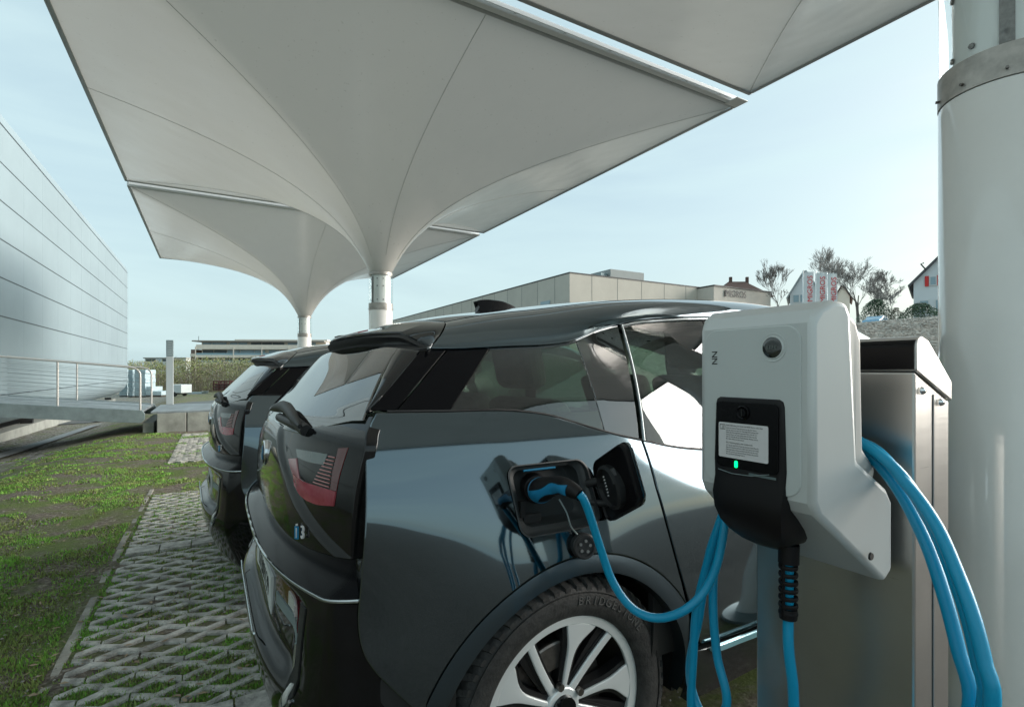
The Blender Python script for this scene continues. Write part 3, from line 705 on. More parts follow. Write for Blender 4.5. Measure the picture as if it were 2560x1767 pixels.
# brown hipped house
hb = thing('brown_roof_house', 'house with red brown hipped roof, dormers and two chimneys behind the concrete hall', 'house', (*at(1862,95),zat(742,95)), R(-30))
MB().box(-3.6,4.0,0,8,-6,.1).build('wall', M['cream'], hb)
mb=MB(); z_=.0; rz_=3.35
mb.add([(-4.9,-.6,z_),(5.2,-.6,z_),(5.2,8.6,z_),(-4.9,8.6,z_),(-1.5,3.5,rz_),(1.6,3.5,rz_)],[(0,1,5,4),(1,2,5),(2,3,4,5),(3,0,4),(0,3,2,1)]); mb.build('roof', M['tile'], hb)
for x in (-1.1,2.0): MB().box(x-.22,x+.22,3.3,3.8,1.6,4.2).build('chimney', M['tile'], hb)
for x in (-.6,1.5,3.2): MB().box(x-.4,x+.4,-.3,1.5,.35,.95).build('dormer', M['wwall'], hb)
def windows(t_, L_, m1=None, fr=None):
    for (x0,x1,z0,z1) in L_:
        f = MB().box(x0-.08,x1+.08,-.06,-.012,z0-.08,z1+.08).build('window', fr or mat('win_frame',(.6,.62,.62),.6), t_)
        MB().box(x0,x1,-.075,-.063,z0,z1).build('pane', m1 or M['bwin'], f)
h1 = house(2012,60,zat(800,60),3.0,7,3.0,2.6,R(-59),M['wwall'],mat('roof_slate',(.34,.38,.39),.7),'gabled_house','white gabled house half hidden behind the leftmost banner')
windows(h1,[(-1.15,-.6,2.1,2.9),(-.45,.1,2.1,2.9)])
h2 = house(2106,72,zat(800,72),1.7,7,3.2,1.5,R(-62),M['cream'],M['tile'],'gabled_house','small cream gabled house with dark red roof right of the banners')

h3 = house(2352,40,zat(820,40),3.3,9,3.6,1.85,R(-69),M['wwall'],mat('roof_slate2',(.10,.10,.11),.7),'gabled_house','white gabled house with red shutters beside the cream pole')
windows(h3,[(-1.25,-.75,1.3,2.15),(-.30,.15,1.3,2.15),(-.62,-.30,3.35,3.95)])
for x in (-.72,.02): MB().box(x-.24,x,-.10,-.07,3.25,4.05).build('shutter', M['inkred'], h3)
mb=MB(); mb.tube([(-.9,-.5,4.5),(-1.2,-.6,4.95),(-1.0,-.6,5.0)],.05,6); mb.build('antenna', M['plast'], h3)

# ------------------------------------------------------------------ banners, far car, shrubs
M['ban'] = mat('banner_cloth', (.66,.70,.71), .7); M['banred'] = mat('banner_red', (.62,.05,.06), .7)
for i,(p0,p1,ty) in enumerate(((2009,2034,681),(2041,2065,683),(2069,2093,685))):
    d=40.; x,y=at((p0+p1)/2,d); zt=zat(ty,d)
    lb_ = ('leftmost of the three white banners with red upright lettering','middle one of the three white banners with red upright lettering','rightmost of the three white banners with red upright lettering')[i]
    t_ = thing('banner', lb_, 'banner', (x,y,0), R(-30), 'white banners above the charger')
    wd=(p1-p0)/1309*d
    Pp=[[(-wd/2+wd*a, .03*math.sin(6*a+b*5+i), zt-3.1*b) for a in np.linspace(0,1,9)] for b in np.linspace(0,1,24)]
    Q=[[(a,b+.01,c) for a,b,c in r_] for r_ in Pp]
    MB().slab(Pp,Q).build('cloth', M['ban'], t_, smooth=60)
    text_mesh('MIGROS', .56, 'lettering', M['banred'], t_, frame((.10,-.05,zt-1.25),(0,0,1),(-1,0,0)), .004, space=.98)
    MB().tube([(-wd/2-.06,0,zat(860,d)),(-wd/2-.06,0,zt+.12)],.04,8).build('pole', M['alu'], t_, smooth=60)
    MB().tube([(-wd/2-.06,0,zt+.03),(wd/2,0,zt+.03)],.02,6).build('arm', M['alu'], t_, smooth=60)
fc = thing('parked_car', 'pale blue car parked on the rise below the bare trees', 'car', (*at(2192,33.5),zat(822,33.5)), R(8))
cp = [(-1.15,.12),(-1.17,.40),(-1.05,.52),(-.62,.58),(-.30,.78),(.28,.80),(.62,.60),(1.0,.52),(1.15,.38),(1.15,.12)]
MB().prism(cp, lambda q,k:(q[0], -.48 if k==0 else .48, q[1])).build('body', mat('far_blue',(.16,.36,.52),.25,.3,coat=1), fc, smooth=30, bevel=.05)
MB().prism([(-.55,.59),(-.27,.76),(.25,.77),(.52,.61)], lambda q,k:(q[0], -.487 if k==0 else .487, q[1])).build('side_window', M['bwin'], fc)
for s in (-.68,.70): MB().lathe([(.02,-.5),(.17,-.5),(.18,-.45),(.18,.45),(.17,.5),(.02,.5)],18,(s,0,.17),'y').build('wheel', M['rubber'], fc, smooth=40)
def leafball(name, label, px, d, zb, wd, h, n, m_, s0):
    V=[];F=[]; x0,y0=at(px,d)
    for k in range(n):
        a=random.uniform(0,6.283); u=random.random(); rr=math.sqrt(random.random())*(1-u**2.2*.8)*wd/2*(1+.35*noise.noise((a,u*3,px)))
        q=Vector((x0+math.cos(a)*rr*1,y0+math.sin(a)*rr,zb+u*h)); s=random.uniform(.6,1.4)*s0
        b=Vector((random.gauss(0,1),random.gauss(0,1),random.gauss(0,1))).normalized(); c=b.orthogonal().normalized(); i=len(V)
        V += [tuple(q+b*s),tuple(q+c*s*.6),tuple(q-b*s),tuple(q-c*s*.6)]; F.append((i,i+1,i+2,i+3))
    me=bpy.data.meshes.new(name); me.from_pydata(V,[],F); me.materials.append(m_); o=new_obj(name,me); o['label']=label; o['category']='shrub'; return o
gl = mat('laurel_leaf',(.02,.055,.03),.5,col2=(.06,.12,.05),nscale=3)
leafball('evergreen_shrub','dark green hedge shrub in front of the white house with shutters',2300,33,zat(806,33),2.5,1.2,3200,gl,.055)
leafball('evergreen_shrub','dark green shrub between the bare tree and the pale blue car',2190,35,zat(812,35),2.3,1.7,4200,gl,.05)
leafball('evergreen_shrub','brownish loose shrub right of the pale blue car',2240,34,zat(808,34),1.1,1.0,900,mat('brown_leaf',(.10,.085,.06),.8,col2=(.16,.14,.09),nscale=4),.04)

# ------------------------------------------------------------------ bare trees
bark = mat('bark', (.14,.125,.11), .9, noise_amt=.3, nscale=5)
twm = mat('twig_bark', (.21,.20,.19), .9)
def tree(px, d, zb, h, spread, seed, label, levels=6, base=.12):
    rs = random.Random(seed); x0,y0=at(px,d)
    t_ = thing('bare_tree', label, 'tree', (x0,y0,zb), 0, 'bare trees on the rise')
    tr_=MB(); cr_=MB()
    def grow(p, dr, ln, r, lv):
        pts=[p]; q=Vector(p); dd=Vector(dr)
        for k in range(4):
            dd=(dd+Vector((rs.uniform(-1,1),rs.uniform(-1,1),rs.uniform(-.5,.9)))*.12).normalized(); q=q+dd*ln/4; pts.append(tuple(q))
        rr=[r*(1-.45*k/4) for k in range(5)]
        rr=[max(q_,.0095) for q_ in rr]
        (tr_ if lv>=levels-1 else cr_).tube(pts, rr, 6 if lv>=levels-1 else 3, caps=False)
        if lv==0: return
        for k in range(rs.choice((3,3,4)) if lv>1 else 4):
            i = rs.choice((2,3,4,4)); a=rs.uniform(0,6.283); tilt=rs.uniform(.35,.75)*spread
            o1=dd.orthogonal().normalized(); o2=dd.cross(o1)
            nd=(dd*math.cos(tilt)+(o1*math.cos(a)+o2*math.sin(a))*math.sin(tilt)+Vector((0,0,.18))).normalized()
            grow(pts[i], nd, ln*rs.uniform(.58,.82), rr[i]*.62, lv-1)
    grow((0,0,-.3), (0,0,1), h*.34, base, levels)
    tr_.build('trunk', bark, t_, smooth=70); cr_.build('crown', twm, t_)
tree(1952,58,zat(800,58),6.3,.62,3,'slender bare tree left of the white banners',6,.10)
tree(2066,62,zat(800,62),8.6,.7,11,'bare tree rising behind the white banners',6,.13)
tree(2146,44,zat(815,44),7.0,.95,5,'tall spreading bare tree with split trunk right of the banners',6,.16)
tree(2196,46,zat(815,46),6.0,.9,8,'bare tree leaning right behind the pale blue car',6,.12)
tree(2228,42,zat(812,42),3.6,1.1,14,'low bare thorny tree beside the dark hedge shrub',5,.07)

# ------------------------------------------------------------------ the electric cars
ZTs=[.15,.3,.5,.60,.70,.80,.90,1.0,1.07,1.165,1.25,1.33,1.44,1.55]
YTs=[.81,.872,.910,.908,.8995,.886,.8665,.836,.806,.755,.70,.66,.60,.54]
# smooth the table with a cubic fit through the points
def _pch(xs_, ys_):
    xs_=np.array(xs_);ys_=np.array(ys_);h=np.diff(xs_);dl=np.diff(ys_)/h;m_=np.zeros(len(xs_));m_[0]=dl[0];m_[-1]=dl[-1]
    for i in range(1,len(xs_)-1): m_[i]=(dl[i-1]*h[i]+dl[i]*h[i-1])/(h[i]+h[i-1])
    def f(x):
        x=min(max(x,xs_[0]),xs_[-1]); i=min(int(np.searchsorted(xs_,x,'right'))-1,len(xs_)-2); t_=(x-xs_[i])/h[i]
        return float((2*t_**3-3*t_**2+1)*ys_[i]+(t_**3-2*t_**2+t_)*h[i]*m_[i]+(-2*t_**3+3*t_**2)*ys_[i+1]+(t_**3-t_**2)*h[i]*m_[i+1])
    return f
_S = _pch(ZTs, YTs)
def Sd(x,z):
    y=_S(z)
    if x<.52: y-=(.020+.056*sm(1.0,.66,z))*((.52-x)/.37)**1.7
    y+=.010*math.exp(-((x-.66)/.24)**2)*math.exp(-((z-.74)/.13)**2)
    if x>3.0: y-=.28*(x-3.0)**2.0
    if z<.8: y-= .022*sm(1.15,1.6,x)*(1-sm(2.7,3.0,x))*sm(.85,.55,z)
    return y
def Gd(x,z):
    zb1=zb_(x); t_=max(0,z-zb1); c1=lerp(x,[.3,.5,.9,1.3],[.47,.46,.35,.30]); return Sd(x,min(z,zb1))-(c1*t_+.42*t_*t_)
def kk(y): return .112*(abs(y)/.8)**3.1
zr = _pch([.2,.27,.41,.565,.83,1.13,1.62,2.07,2.45,2.62],[1.355,1.372,1.42,1.458,1.50,1.545,1.582,1.585,1.555,1.53])
zw = _pch([.30,.369,.422,.604,.766,.845,.959,1.054,1.16,1.331,1.536,2.0,2.35,2.6,2.9,3.15,3.4],[1.30,1.319,1.319,1.33,1.341,1.353,1.391,1.414,1.435,1.453,1.467,1.462,1.43,1.38,1.28,1.17,1.06])
zb_ = _pch([.21,.37,.6,.695,.816,.907,1.0,1.065,1.137,1.207,1.5,2.2,2.9,3.3],[1.164,1.160,1.152,1.137,1.100,1.074,1.052,1.036,1.022,1.012,1.0,1.0,1.02,1.03])
tgx = _pch([.80,.86,.95,1.03,1.08,1.12,1.16,1.25,1.34,1.40],[.026,.025,.029,.039,.054,.080,.120,.208,.300,.365])
def tail_curve(x0,s):   # plan curve param s in 0..1 from centre to side rear edge
    return None
def mirror(fn, side): return lambda *a: (fn(*a)[0], fn(*a)[1]*side, fn(*a)[2])

def panel(name, m, parent, G, lift, th=.014, bev=.0025, smooth=50):
    Pp=[[lift(q[0],q[1],0) for q in r_] for r_ in G]; Q=[[lift(q[0],q[1],th) for q in r_] for r_ in G]
    return MB().slab(Pp,Q).build(name, m, parent, smooth=smooth, bevel=bev, seg=2)
def side_lift(s, out=0.): return lambda x,z,o: (x, s*(Sd(x,z)+out-o), z)

def arch_pts(cx, r, a0, a1, n=18, cz=.33):
    return [(cx+r*math.cos(math.radians(a)), cz+r*math.sin(math.radians(a))) for a in np.linspace(a0,a1,n)]

def wheel_proto(root, cx, s):
    y=s*.775
    wr=MB()
    # machined alloy face: rim ring + ten spokes of two kinds
    yo=-.058   # face offset towards outside (local -y is outside before mirroring)
    def P2(r,a,yy): return (r*math.cos(a), yy, r*math.sin(a))
    def sector(mb, ra, rb, fa, fb, y0, y1, n=8):
        # between angle functions fa(r), fb(r)
        A=[];B=[]
        for i in range(n+1):
            r=ra+(rb-ra)*i/n; dish=.020*(1-(r/.25))
            A.append([P2(r,fa(r),y0+dish),P2(r,(fa(r)+fb(r))/2,y0+dish-.002),P2(r,fb(r),y0+dish)])
            B.append([P2(r,fa(r),y1+dish),P2(r,(fa(r)+fb(r))/2,y1+dish),P2(r,fb(r),y1+dish)])
        mb.slab(A,B)
    rim=MB(); dark=MB()
    rim.lathe([(.226,yo),(.252,yo-.004),(.258,yo+.004),(.256,yo+.02),(.228,yo+.014)],72,axis='y',closed=True)
    dark.lathe([(.228,yo+.012),(.222,.02),(.20,.07),(.20,.085),(.232,.085),(.25,yo+.02)],60,axis='y',closed=True)
    rot=R(12)
    for k in range(5):
        b=2*math.pi*k/5+rot
        # flared spoke
        fa=lambda r,b=b:b-.004/r-.05-.22*sm(.12,.235,r)**1.6-.10*(r/.23); fb=lambda r,b=b:b+.005/r+.05+.10*sm(.12,.235,r)**1.6-.10*(r/.23)
        sector(rim,.050,.230,fa,fb,yo,yo+.008,12)
        fa2=lambda r,b=b:b+.60-(.0115/r)+.5*(.24-r); fb2=lambda r,b=b:b+.60+(.0115/r)+.5*(.24-r)
        sector(rim,.050,.230,fa2,fb2,yo+.001,yo+.008,12)
        sector(dark,.05,.229,lambda r,b=b:b-.016/r-.05-.22*sm(.12,.235,r)**1.6-.10*(r/.23),lambda r,b=b:b+.017/r+.05+.10*sm(.12,.235,r)**1.6-.10*(r/.23),yo+.0085,yo+.040,12)
        sector(dark,.05,.229,lambda r,b=b:b+.60-(.019/r)+.5*(.24-r),lambda r,b=b:b+.60+(.019/r)+.5*(.24-r),yo+.0085,yo+.036,12)
        sector(dark,.05,.228,lambda r,b=b:fb2_(r,b),lambda r,b=b:fb2_(r,b)+.14,yo+.012,yo+.03,10)
    rim.lathe([(.0,yo+.012),(.052,yo+.012),(.056,yo+.020),(.056,yo+.04),(.0,yo+.04)],40,axis='y')
    w_ = rim.build('wheel', M['rim'], root, smooth=35, bevel=.0025, seg=2, loc=(cx, y, .35))
    dark.build('rim_pocket', M['rimdark'], w_, smooth=35)
    MB().lathe([(.0,-.012+yo+.012),(.034,-.012+yo+.012),(.036,yo+.012),(0,yo+.012)],32,axis='y').build('hub_cap', M['black'], w_, smooth=40)
    lug=MB()
    for k in range(5):
        a=2*math.pi*k/5+.5; lug.tube([(.062*math.cos(a),yo+.020,.062*math.sin(a)),(.062*math.cos(a),yo+.004,.062*math.sin(a))],.010,8)
    lug.build('wheel_bolt', M['steel'], w_)
    MB().lathe([(.06,.0),(.165,.0),(.165,.022),(.06,.022)],48,axis='y',closed=True).build('brake_disc', M['steel'], w_, smooth=40)
    cal=MB().prism([(math.cos(a)*r,math.sin(a)*r) for r,aa in ((.178,np.linspace(1.25,2.2,8)),(.10,np.linspace(2.2,1.25,8))) for a in aa], lambda q,k:(q[0],-.03 if k==0 else .05,q[1]))
    cal.build('brake_caliper', M['steel'], w_, bevel=.008)
    # tyre with shoulder blocks and sidewall lettering
    prof=[(.252,-.066),(.262,-.074),(.285,-.081),(.312,-.083),(.330,-.078),(.342,-.068),(.349,-.052),(.350,0),(.349,.052),(.342,.068),(.330,.078),(.30,.083),(.26,.072),(.25,.06)]
    ty=MB().lathe(prof,96,axis='y',closed=True)
    NB_=58
    for k in range(NB_):
        a=2*math.pi*k/NB_; da=.040
        for (y0,y1,ra,rb,sk) in ((-.080,-.046,.335,.3555,.03),(-.040,-.008,.346,.357,.05),(.0,.032,.346,.357,.05),(.038,.076,.336,.3555,.03)):
            A=[];
            for q in range(3):
                yy=y0+(y1-y0)*q/2; aa=a+sk*(q-1)+(.05 if y0>-.045 else 0)
                rr = rb-(.017 if (q==0 and y0<-.07) or (q==2 and y1>.07) else 0)
                A.append((yy,aa,rr))
            Pq=[[P2(rr,aa-da*.62,yy) for yy,aa,rr in A],[P2(rr,aa+da*.62,yy) for yy,aa,rr in A]]
            Qq=[[P2(ra-.01,aa-da*.62,yy) for yy,aa,rr in A],[P2(ra-.01,aa+da*.62,yy) for yy,aa,rr in A]]
            ty.slab(Pq,Qq)
    ty.lathe([(.3195,-.0835),(.3215,-.0845),(.3225,-.0825),(.3205,-.080)],96,axis='y',closed=True)
    tyre=ty.build('tyre', M['rubber'], w_, smooth=32)
    # raised letters, each one placed round the sidewall
    vs=[];fs=[]
    word='BRIDGESTONE'
    for base_a in (math.radians(62+22), math.radians(62+22+180)):
        for i,ch in enumerate(word):
            c=bpy.data.curves.new('c','FONT'); c.body=ch; c.size=.032; c.extrude=.0012; c.align_x='CENTER'; c.align_y='CENTER'; c.resolution_u=2
            tmp=bpy.data.objects.new('tmp',c); COL.objects.link(tmp); me=bpy.data.meshes.new_from_object(tmp); bpy.data.objects.remove(tmp)
            a=base_a-i*.083; rr=.2985
            # text x axis tangential (clockwise seen from outside), y axis radial
            er=Vector((math.cos(a),0,math.sin(a))); et=Vector((math.sin(a),0,-math.cos(a)))
            if s>0: pass
            mt=Matrix((et,er,Vector((0,-1,0)))).transposed().to_4x4(); mt.translation=er*rr+Vector((0,-.0830,0))
            me.transform(mt); n=len(vs); vs+= [tuple(v.co) for v in me.vertices]; fs+=[tuple(i_+n for i_ in p_.vertices) for p_ in me.polygons]
            bpy.data.meshes.remove(me)
    lm=bpy.data.meshes.new('tyre_lettering'); lm.from_pydata(vs,[],fs); lm.materials.append(mat('raised_rubber',(.075,.077,.075),.6)); new_obj('tyre_lettering',lm,w_)
    return w_
def fb2_(r,b): return b+.60+(.0115/r)+.5*(.24-r)

def copy_tree(o, parent=None):
    c=o.copy(); COL.objects.link(c)
    if parent: c.parent=parent
    for ch in list(o.children): copy_tree(ch,c)
    return c

def make_car():
    root = thing('electric_car', 'near dark grey electric car plugged in by the blue cable, charge flap open', 'car', (.13,1.98,0), 0, 'dark electric cars parked side by side')
    for s in (-1,1):
        sd = side_lift(s)
        # quarter panel
        top=[(x,zb_(x)) for x in np.linspace(.213,.992,14)]
        left=[(.213,1.163),(.193,1.132),(.179,1.09),(.172,1.03),(.166,.961),(.159,.871),(.153,.781),(.150,.715),(.158,.655),(.18,.610),(.215,.567),(.25,.528),(.285,.492)]
        arch=arch_pts(.70,.455,160,33,24,.33); arch[0]=(.285,.492)
        xe,ze=arch[-1]
        right=[(.992,zb_(.992)),(1.000,.96),(1.006,.90),(1.035,.752),(xe-.001,ze)]
        G=coons(top,arch,left,right,64,56)
        qp=panel('quarter_panel', M['paint'], root, G, sd, .016)
        if s==-1:   # charge port opening cut in the right rear quarter
            cut=MB(); poly=[]
            cx,cz,hw,hh,rr=.648,.937,.122,.083,.030
            for qx,qz,a0 in ((1,1,0),(-1,1,90),(-1,-1,180),(1,-1,270)):
                for a in np.linspace(a0,a0+90,7):
                    px_,pz_=qx*(hw-rr)+rr*math.cos(R(a)), qz*(hh-rr)+rr*math.sin(R(a))
                    poly.append((cx+px_-(pz_)*.10, cz+pz_))
            PORT=poly
            cut.prism(poly, lambda q,k:(q[0], -.95 if k==0 else -.75, q[1]))
            co=cut.build('cutter', M['plast'], root); bpy.context.view_layer.update()
            bmod=qp.modifiers.new('cut','BOOLEAN'); bmod.operation='DIFFERENCE'; bmod.object=co; bmod.solver='EXACT'
            dg=bpy.context.evaluated_depsgraph_get(); me=bpy.data.meshes.new_from_object(qp.evaluated_get(dg)); qp.modifiers.clear()
            qp.data=me; bpy.data.objects.remove(co)
        # flange of the quarter panel that faces the tailgate
        fl=[]
        L2=crom([(q[0],q[1]) for q in left[:9]],30)
        Pf=[[(x+.003, s*(Sd(x,z)-.004), z) for x,z in L2],[(x+.002, s*(Sd(x,z)-.075), z) for x,z in L2]]
        Qf=[[(x+.022,y,z) for x,y,z in r_] for r_ in Pf]
        MB().slab(Pf,Qf).build('panel_flange', M['paint'], root, smooth=40)
        # rear arch moulding
        ao=arch_pts(.70,.452,159,31,40,.33); ai=arch_pts(.700,.394,166,-6,40,.340)
        Gm=[[np.array(ao[i])*(1-v)+np.array(ai[i])*v for i in range(40)] for v in (0,.12,.5,.88,1)]
        outs=[-.0015,-.001,.0,-.002,-.012]
        Pp=[[(q[0], s*(Sd(q[0],q[1])+outs[j]), q[1]) for q in r_] for j,r_ in enumerate(Gm)]
        Qq=[[(q[0], s*(Sd(q[0],q[1])-.05), q[1]) for q in r_] for j,r_ in enumerate(Gm)]
        MB().slab(Pp,Qq).build('arch_moulding', mat('arch_paint%d'%(s+1),(.075,.105,.125),.28,.9,coat=.5), root, smooth=50)
        # wheel well
        for cx in (.70,3.27):
            mb=MB(); pr=arch_pts(cx,.405,190,-10,28,.35)
            Pp=[[(a_,s*y_,b_) for a_,b_ in pr] for y_ in (.83,.45)]; Qq=[[(cx+(a_-cx)*1.04,y_,.35+(b_-.35)*1.04) for a_,y_,b_ in r_] for r_ in Pp]
            mb.slab(Pp,Qq); mb.box(cx-.41,cx+.41,min(s*.45,s*.43),max(s*.45,s*.43),.16,.77); mb.build('wheel_well', M['plast'], root, smooth=40)
        # doors (rear coach door, front door)
        doorL=[(.998,zb_(.998)),(1.006,.96),(1.012,.90),(1.041,.752),(1.078,.62),(1.109,.53),(1.142,.445)]
        d1b=[(1.142,.445),(1.25,.432),(1.40,.420),(1.66,.410)]; d1r=[(1.62,zb_(1.62)),(1.645,.8),(1.66,.41)]
        G=coons([(x,zb_(x)) for x in np.linspace(.998,1.62,10)], d1b, doorL, d1r, 40, 40); panel('rear_door', M['paint'], root, G, sd)
        G=coons([(x,zb_(x)) for x in np.linspace(1.626,2.74,10)], [(1.666,.41),(2.0,.402),(2.70,.40)], [(1.626,zb_(1.626)),(1.651,.8),(1.666,.41)], [(2.74,zb_(2.74)),(2.78,.7),(2.70,.40)], 50, 36)
        fd=panel('front_door', M['paint'], root, G, sd)
        MB().obox((1.86,s*(Sd(1.86,.90)+.028),.90),(.10,0,0),(0,.010,0),(0,0,.016)).build('handle', M['paint'], fd, bevel=.008)
        # sill and blue accent
        G=coons([(1.118,.436),(1.25,.424),(1.6,.405),(2.72,.393)],[(1.13,.255),(1.4,.245),(1.8,.235),(2.80,.235)],[(1.118,.436),(1.125,.35),(1.13,.255)],[(2.72,.393),(2.78,.3),(2.80,.235)],50,10)
        panel('sill', mat('sill_paint%d'%(s+1),(.05,.056,.058),.18,.6,coat=.4), root, G, side_lift(s,.010), .03)
        G=coons([(1.176,.437),(1.3,.430),(1.6,.414),(2.5,.408)],[(1.186,.412),(1.3,.406),(1.6,.390),(2.5,.385)],[(1.176,.437),(1.170,.424),(1.186,.412)],[(2.5,.408),(2.5,.385)],40,4)
        panel('accent_strip', M['sillblue'], root, G, side_lift(s,.022), .012,.003)
        # window line seal
        mb=MB(); mb.tube([(x, s*(Sd(x,zb_(x))-.006), zb_(x)+.002) for x in np.linspace(.24,3.1,60)], .0035, 6); mb.build('window_seal', M['ink'], root, smooth=60)
        # side glass: rear gloss pillar, quarter window, mid pillar, door windows
        gl_ = lambda x,z,o: (x, s*(Gd(x,z)-.008-o), z)
        def up(name,m_,xb0,xb1,xt0,xt1,th=.008,n=24,par=root):
            G=coons([(x,zw(x)) for x in np.linspace(xt0,xt1,10)],[(x,zb_(x)+.004) for x in np.linspace(xb0,xb1,10)],[(xt0,zw(xt0)),(xb0,zb_(xb0)+.004)],[(xt1,zw(xt1)),(xb1,zb_(xb1)+.004)],n,16)
            return panel(name,m_,par,G,gl_,th,.0015)
        up('rear_pillar', M['pillar'], .20,.262,.352,.424)
        up('pillar_glass', M['pillar'], .266,.402,.428,.556)
        up('quarter_window', M['glass'], .404,.868,.558,.860,.004)
        up('mid_pillar', M['rglass'], .870,.992,.862,1.062)
        up('rear_door_window', M['glass'], 1.018,1.58,1.088,1.50,.004)
        up('door_pillar', M['pillar'], 1.582,1.66,1.502,1.56)
        up('front_door_window', M['glass'], 1.662,2.88,1.562,2.62,.004,40)
        up('front_pillar', M['black'], 2.884,3.30,2.624,3.05)
        mb=MB(); mb.tube([(x+.0, s*(Gd(x,z)-.002), z) for x,z in [(lerp(u,[0,1],[1.003,1.074]), lerp(u,[0,1],[zb_(1.0),zw(1.07)])) for u in np.linspace(0,1,14)]], .0048, 6)
        mb.tube([(x, s*(Gd(x,zw(x))-.002), zw(x)-.006) for x in np.linspace(1.076,2.6,30)], .006, 6)
        mb.build('door_seal', M['chrome'] if False else mat('bright_seal%d'%(s+1),(.30,.33,.34),.25,.8), root, smooth=60)
        # painted roof rail
        A=[];B=[]
        for i,x in enumerate(np.linspace(.372,3.0,70)):
            wz=zw(x)+.004; yb=Gd(x,wz)+.002; zt_=zr(min(x,2.62))-.030 if x<2.6 else lerp(x,[2.6,3.0],[zr(2.6)-.03, 1.345])
            yt=.50; sh_=.118*(1-sm(.372,1.0,x)); zt_=(zr(x+sh_)-.030) if x<2.4 else zt_; zt_=max(zt_,wz+.02)
            cxy=(yb-.30*(zt_-wz)*1.0, wz+.80*(zt_-wz)); row=[];row2=[]
            for v in np.linspace(0,1,16):
                yy=(1-v)**2*yb+2*v*(1-v)*cxy[0]+v*v*yt; zz=(1-v)**2*wz+2*v*(1-v)*cxy[1]+v*v*zt_
                xs_=x+ (.118*(v**.8)*(1-sm(.372,1.0,x)))   # raked rear edge
                row.append((xs_, s*yy, zz)); row2.append((xs_, s*(yy-.018), zz-.014))
            A.append(row);B.append(row2)
        RAIL0=A[0]
        MB().slab(A,B).build('roof_rail', M['paint'], root, smooth=50, bevel=.002)
        # gloss black piece between spoiler and rail: ruled from the lip line to the rail's raked edge
        rail_edge=[(a,b,c) for a,b,c in RAIL0]
        lipc=crom([(.50,0),(.57,0),(.62,0),(.655,0),(.688,0)],16)
        le=crom([(.366,.688,1.318),(.388,.655,1.318),(.390,.622,1.326),(.372,.575,1.352),(.352,.50,1.376)],16)
        A=[];B=[]
        for k_ in range(16):
            p0=Vector((le[k_][0],s*le[k_][1],le[k_][2])); p1=Vector(rail_edge[k_])+Vector((-.004,0,0)); row=[p0*(1-u)+p1*u+Vector((0,0,.006*math.sin(u*math.pi))) for u in np.linspace(0,1,7)]
            A.append([tuple(q) for q in row]); B.append([(q.x,q.y-s*.014,q.z-.014) for q in row])
        MB().slab(A,B).build('spoiler_side', M['black'], root, smooth=50)
        # front wing and front arch
        G=coons([(x,zb_(x)) for x in np.linspace(2.746,3.25,8)]+[(3.55,.96),(3.80,.86)], arch_pts(3.295,.40,158,18,20,.35), [(2.746,zb_(2.746)),(2.786,.7),arch_pts(3.295,.40,158,18,20,.35)[0]], [(3.80,.86),(3.80,.6),arch_pts(3.295,.40,158,18,20,.35)[-1]], 44, 24)
        panel('front_wing', M['paint'], root, G, sd)
        mb=MB(); mb.obox((2.62,s*.965,1.02),(.045,0,0),(0,.10,0),(0,0,.062)); o=mb.build('door_mirror', M['black'], root, bevel=.03, seg=3)
        # tail light (right and left) and rear reflector
        pl=[(-.41,1.018),(-.481,1.028),(-.505,.99),(-.532,.978),(-.607,.984),(-.656,.980),(-.691,.978),(-.728,.978),(-.726,.958),(-.683,.944),(-.62,.940),(-.558,.944),(-.498,.965),(-.45,.990)]
    # tailgate: black gloss, wrapped across
    def tail(y,z,o,dx=0.): 
        return (tgx(z)+kk(y)+o+dx - .0, y, z)
    YL=_pch([.82,.84,.87,.92,.98,1.03,1.10,1.16],[.84,.79,.70,.57,.45,.33,.22,.15])
    def fold(y,z):   # raised U-shaped fold on the lid
        a=abs(y); yl=YL(z); return .010*sm(yl-.05,yl+.03,a)*sm(1.12,1.06,z)
    def ztop(y): return lerp(abs(y),[0,.22,.46,.62,.71,.79],[1.096,1.094,1.100,1.131,1.150,1.157])
    def zbot(y): return lerp(abs(y),[0,.33,.48,.63,.79],[.836,.836,.828,.830,.842])
    N=160; Ys=np.linspace(-.792,.792,N); rows=[]
    for j in range(64):
        v=j/63; rows.append([( y, ztop(y)*(1-v)+zbot(y)*v) for y in Ys])
    lift=lambda y,z,o:(tgx(z)+kk(y)*lerp(z,[1.1,1.3],[1,.62])+fold(y,z)+o, y*(1-.06*sm(1.08,1.16,z)), z)
    panel('tailgate', M['blackdirt'], root, rows, lift, .03, .003)
    tgate=[o for o in root.children if o.name.startswith('tailgate')][0]
    # rear window glass
    rows=[]; 
    for j in range(30):
        v=j/29; r_=[]
        for y in np.linspace(-1,1,70):
            hw=lerp(v,[0,1],[.725,.585]); yy=y*hw; zlo=ztop(min(.79,abs(yy)*1.05))-.010; zhi=1.345-.02*(yy/.6)**2; r_.append((yy, zlo+(zhi-zlo)*v))
        rows.append(r_)
    wl=lambda y,z,o:(tgx(z)+kk(y)*lerp(z,[1.1,1.3],[1,.62])+.004+o*1.0, y, z)
    rw=panel('rear_window', M['rglass'], root, rows, wl, .006, .002)
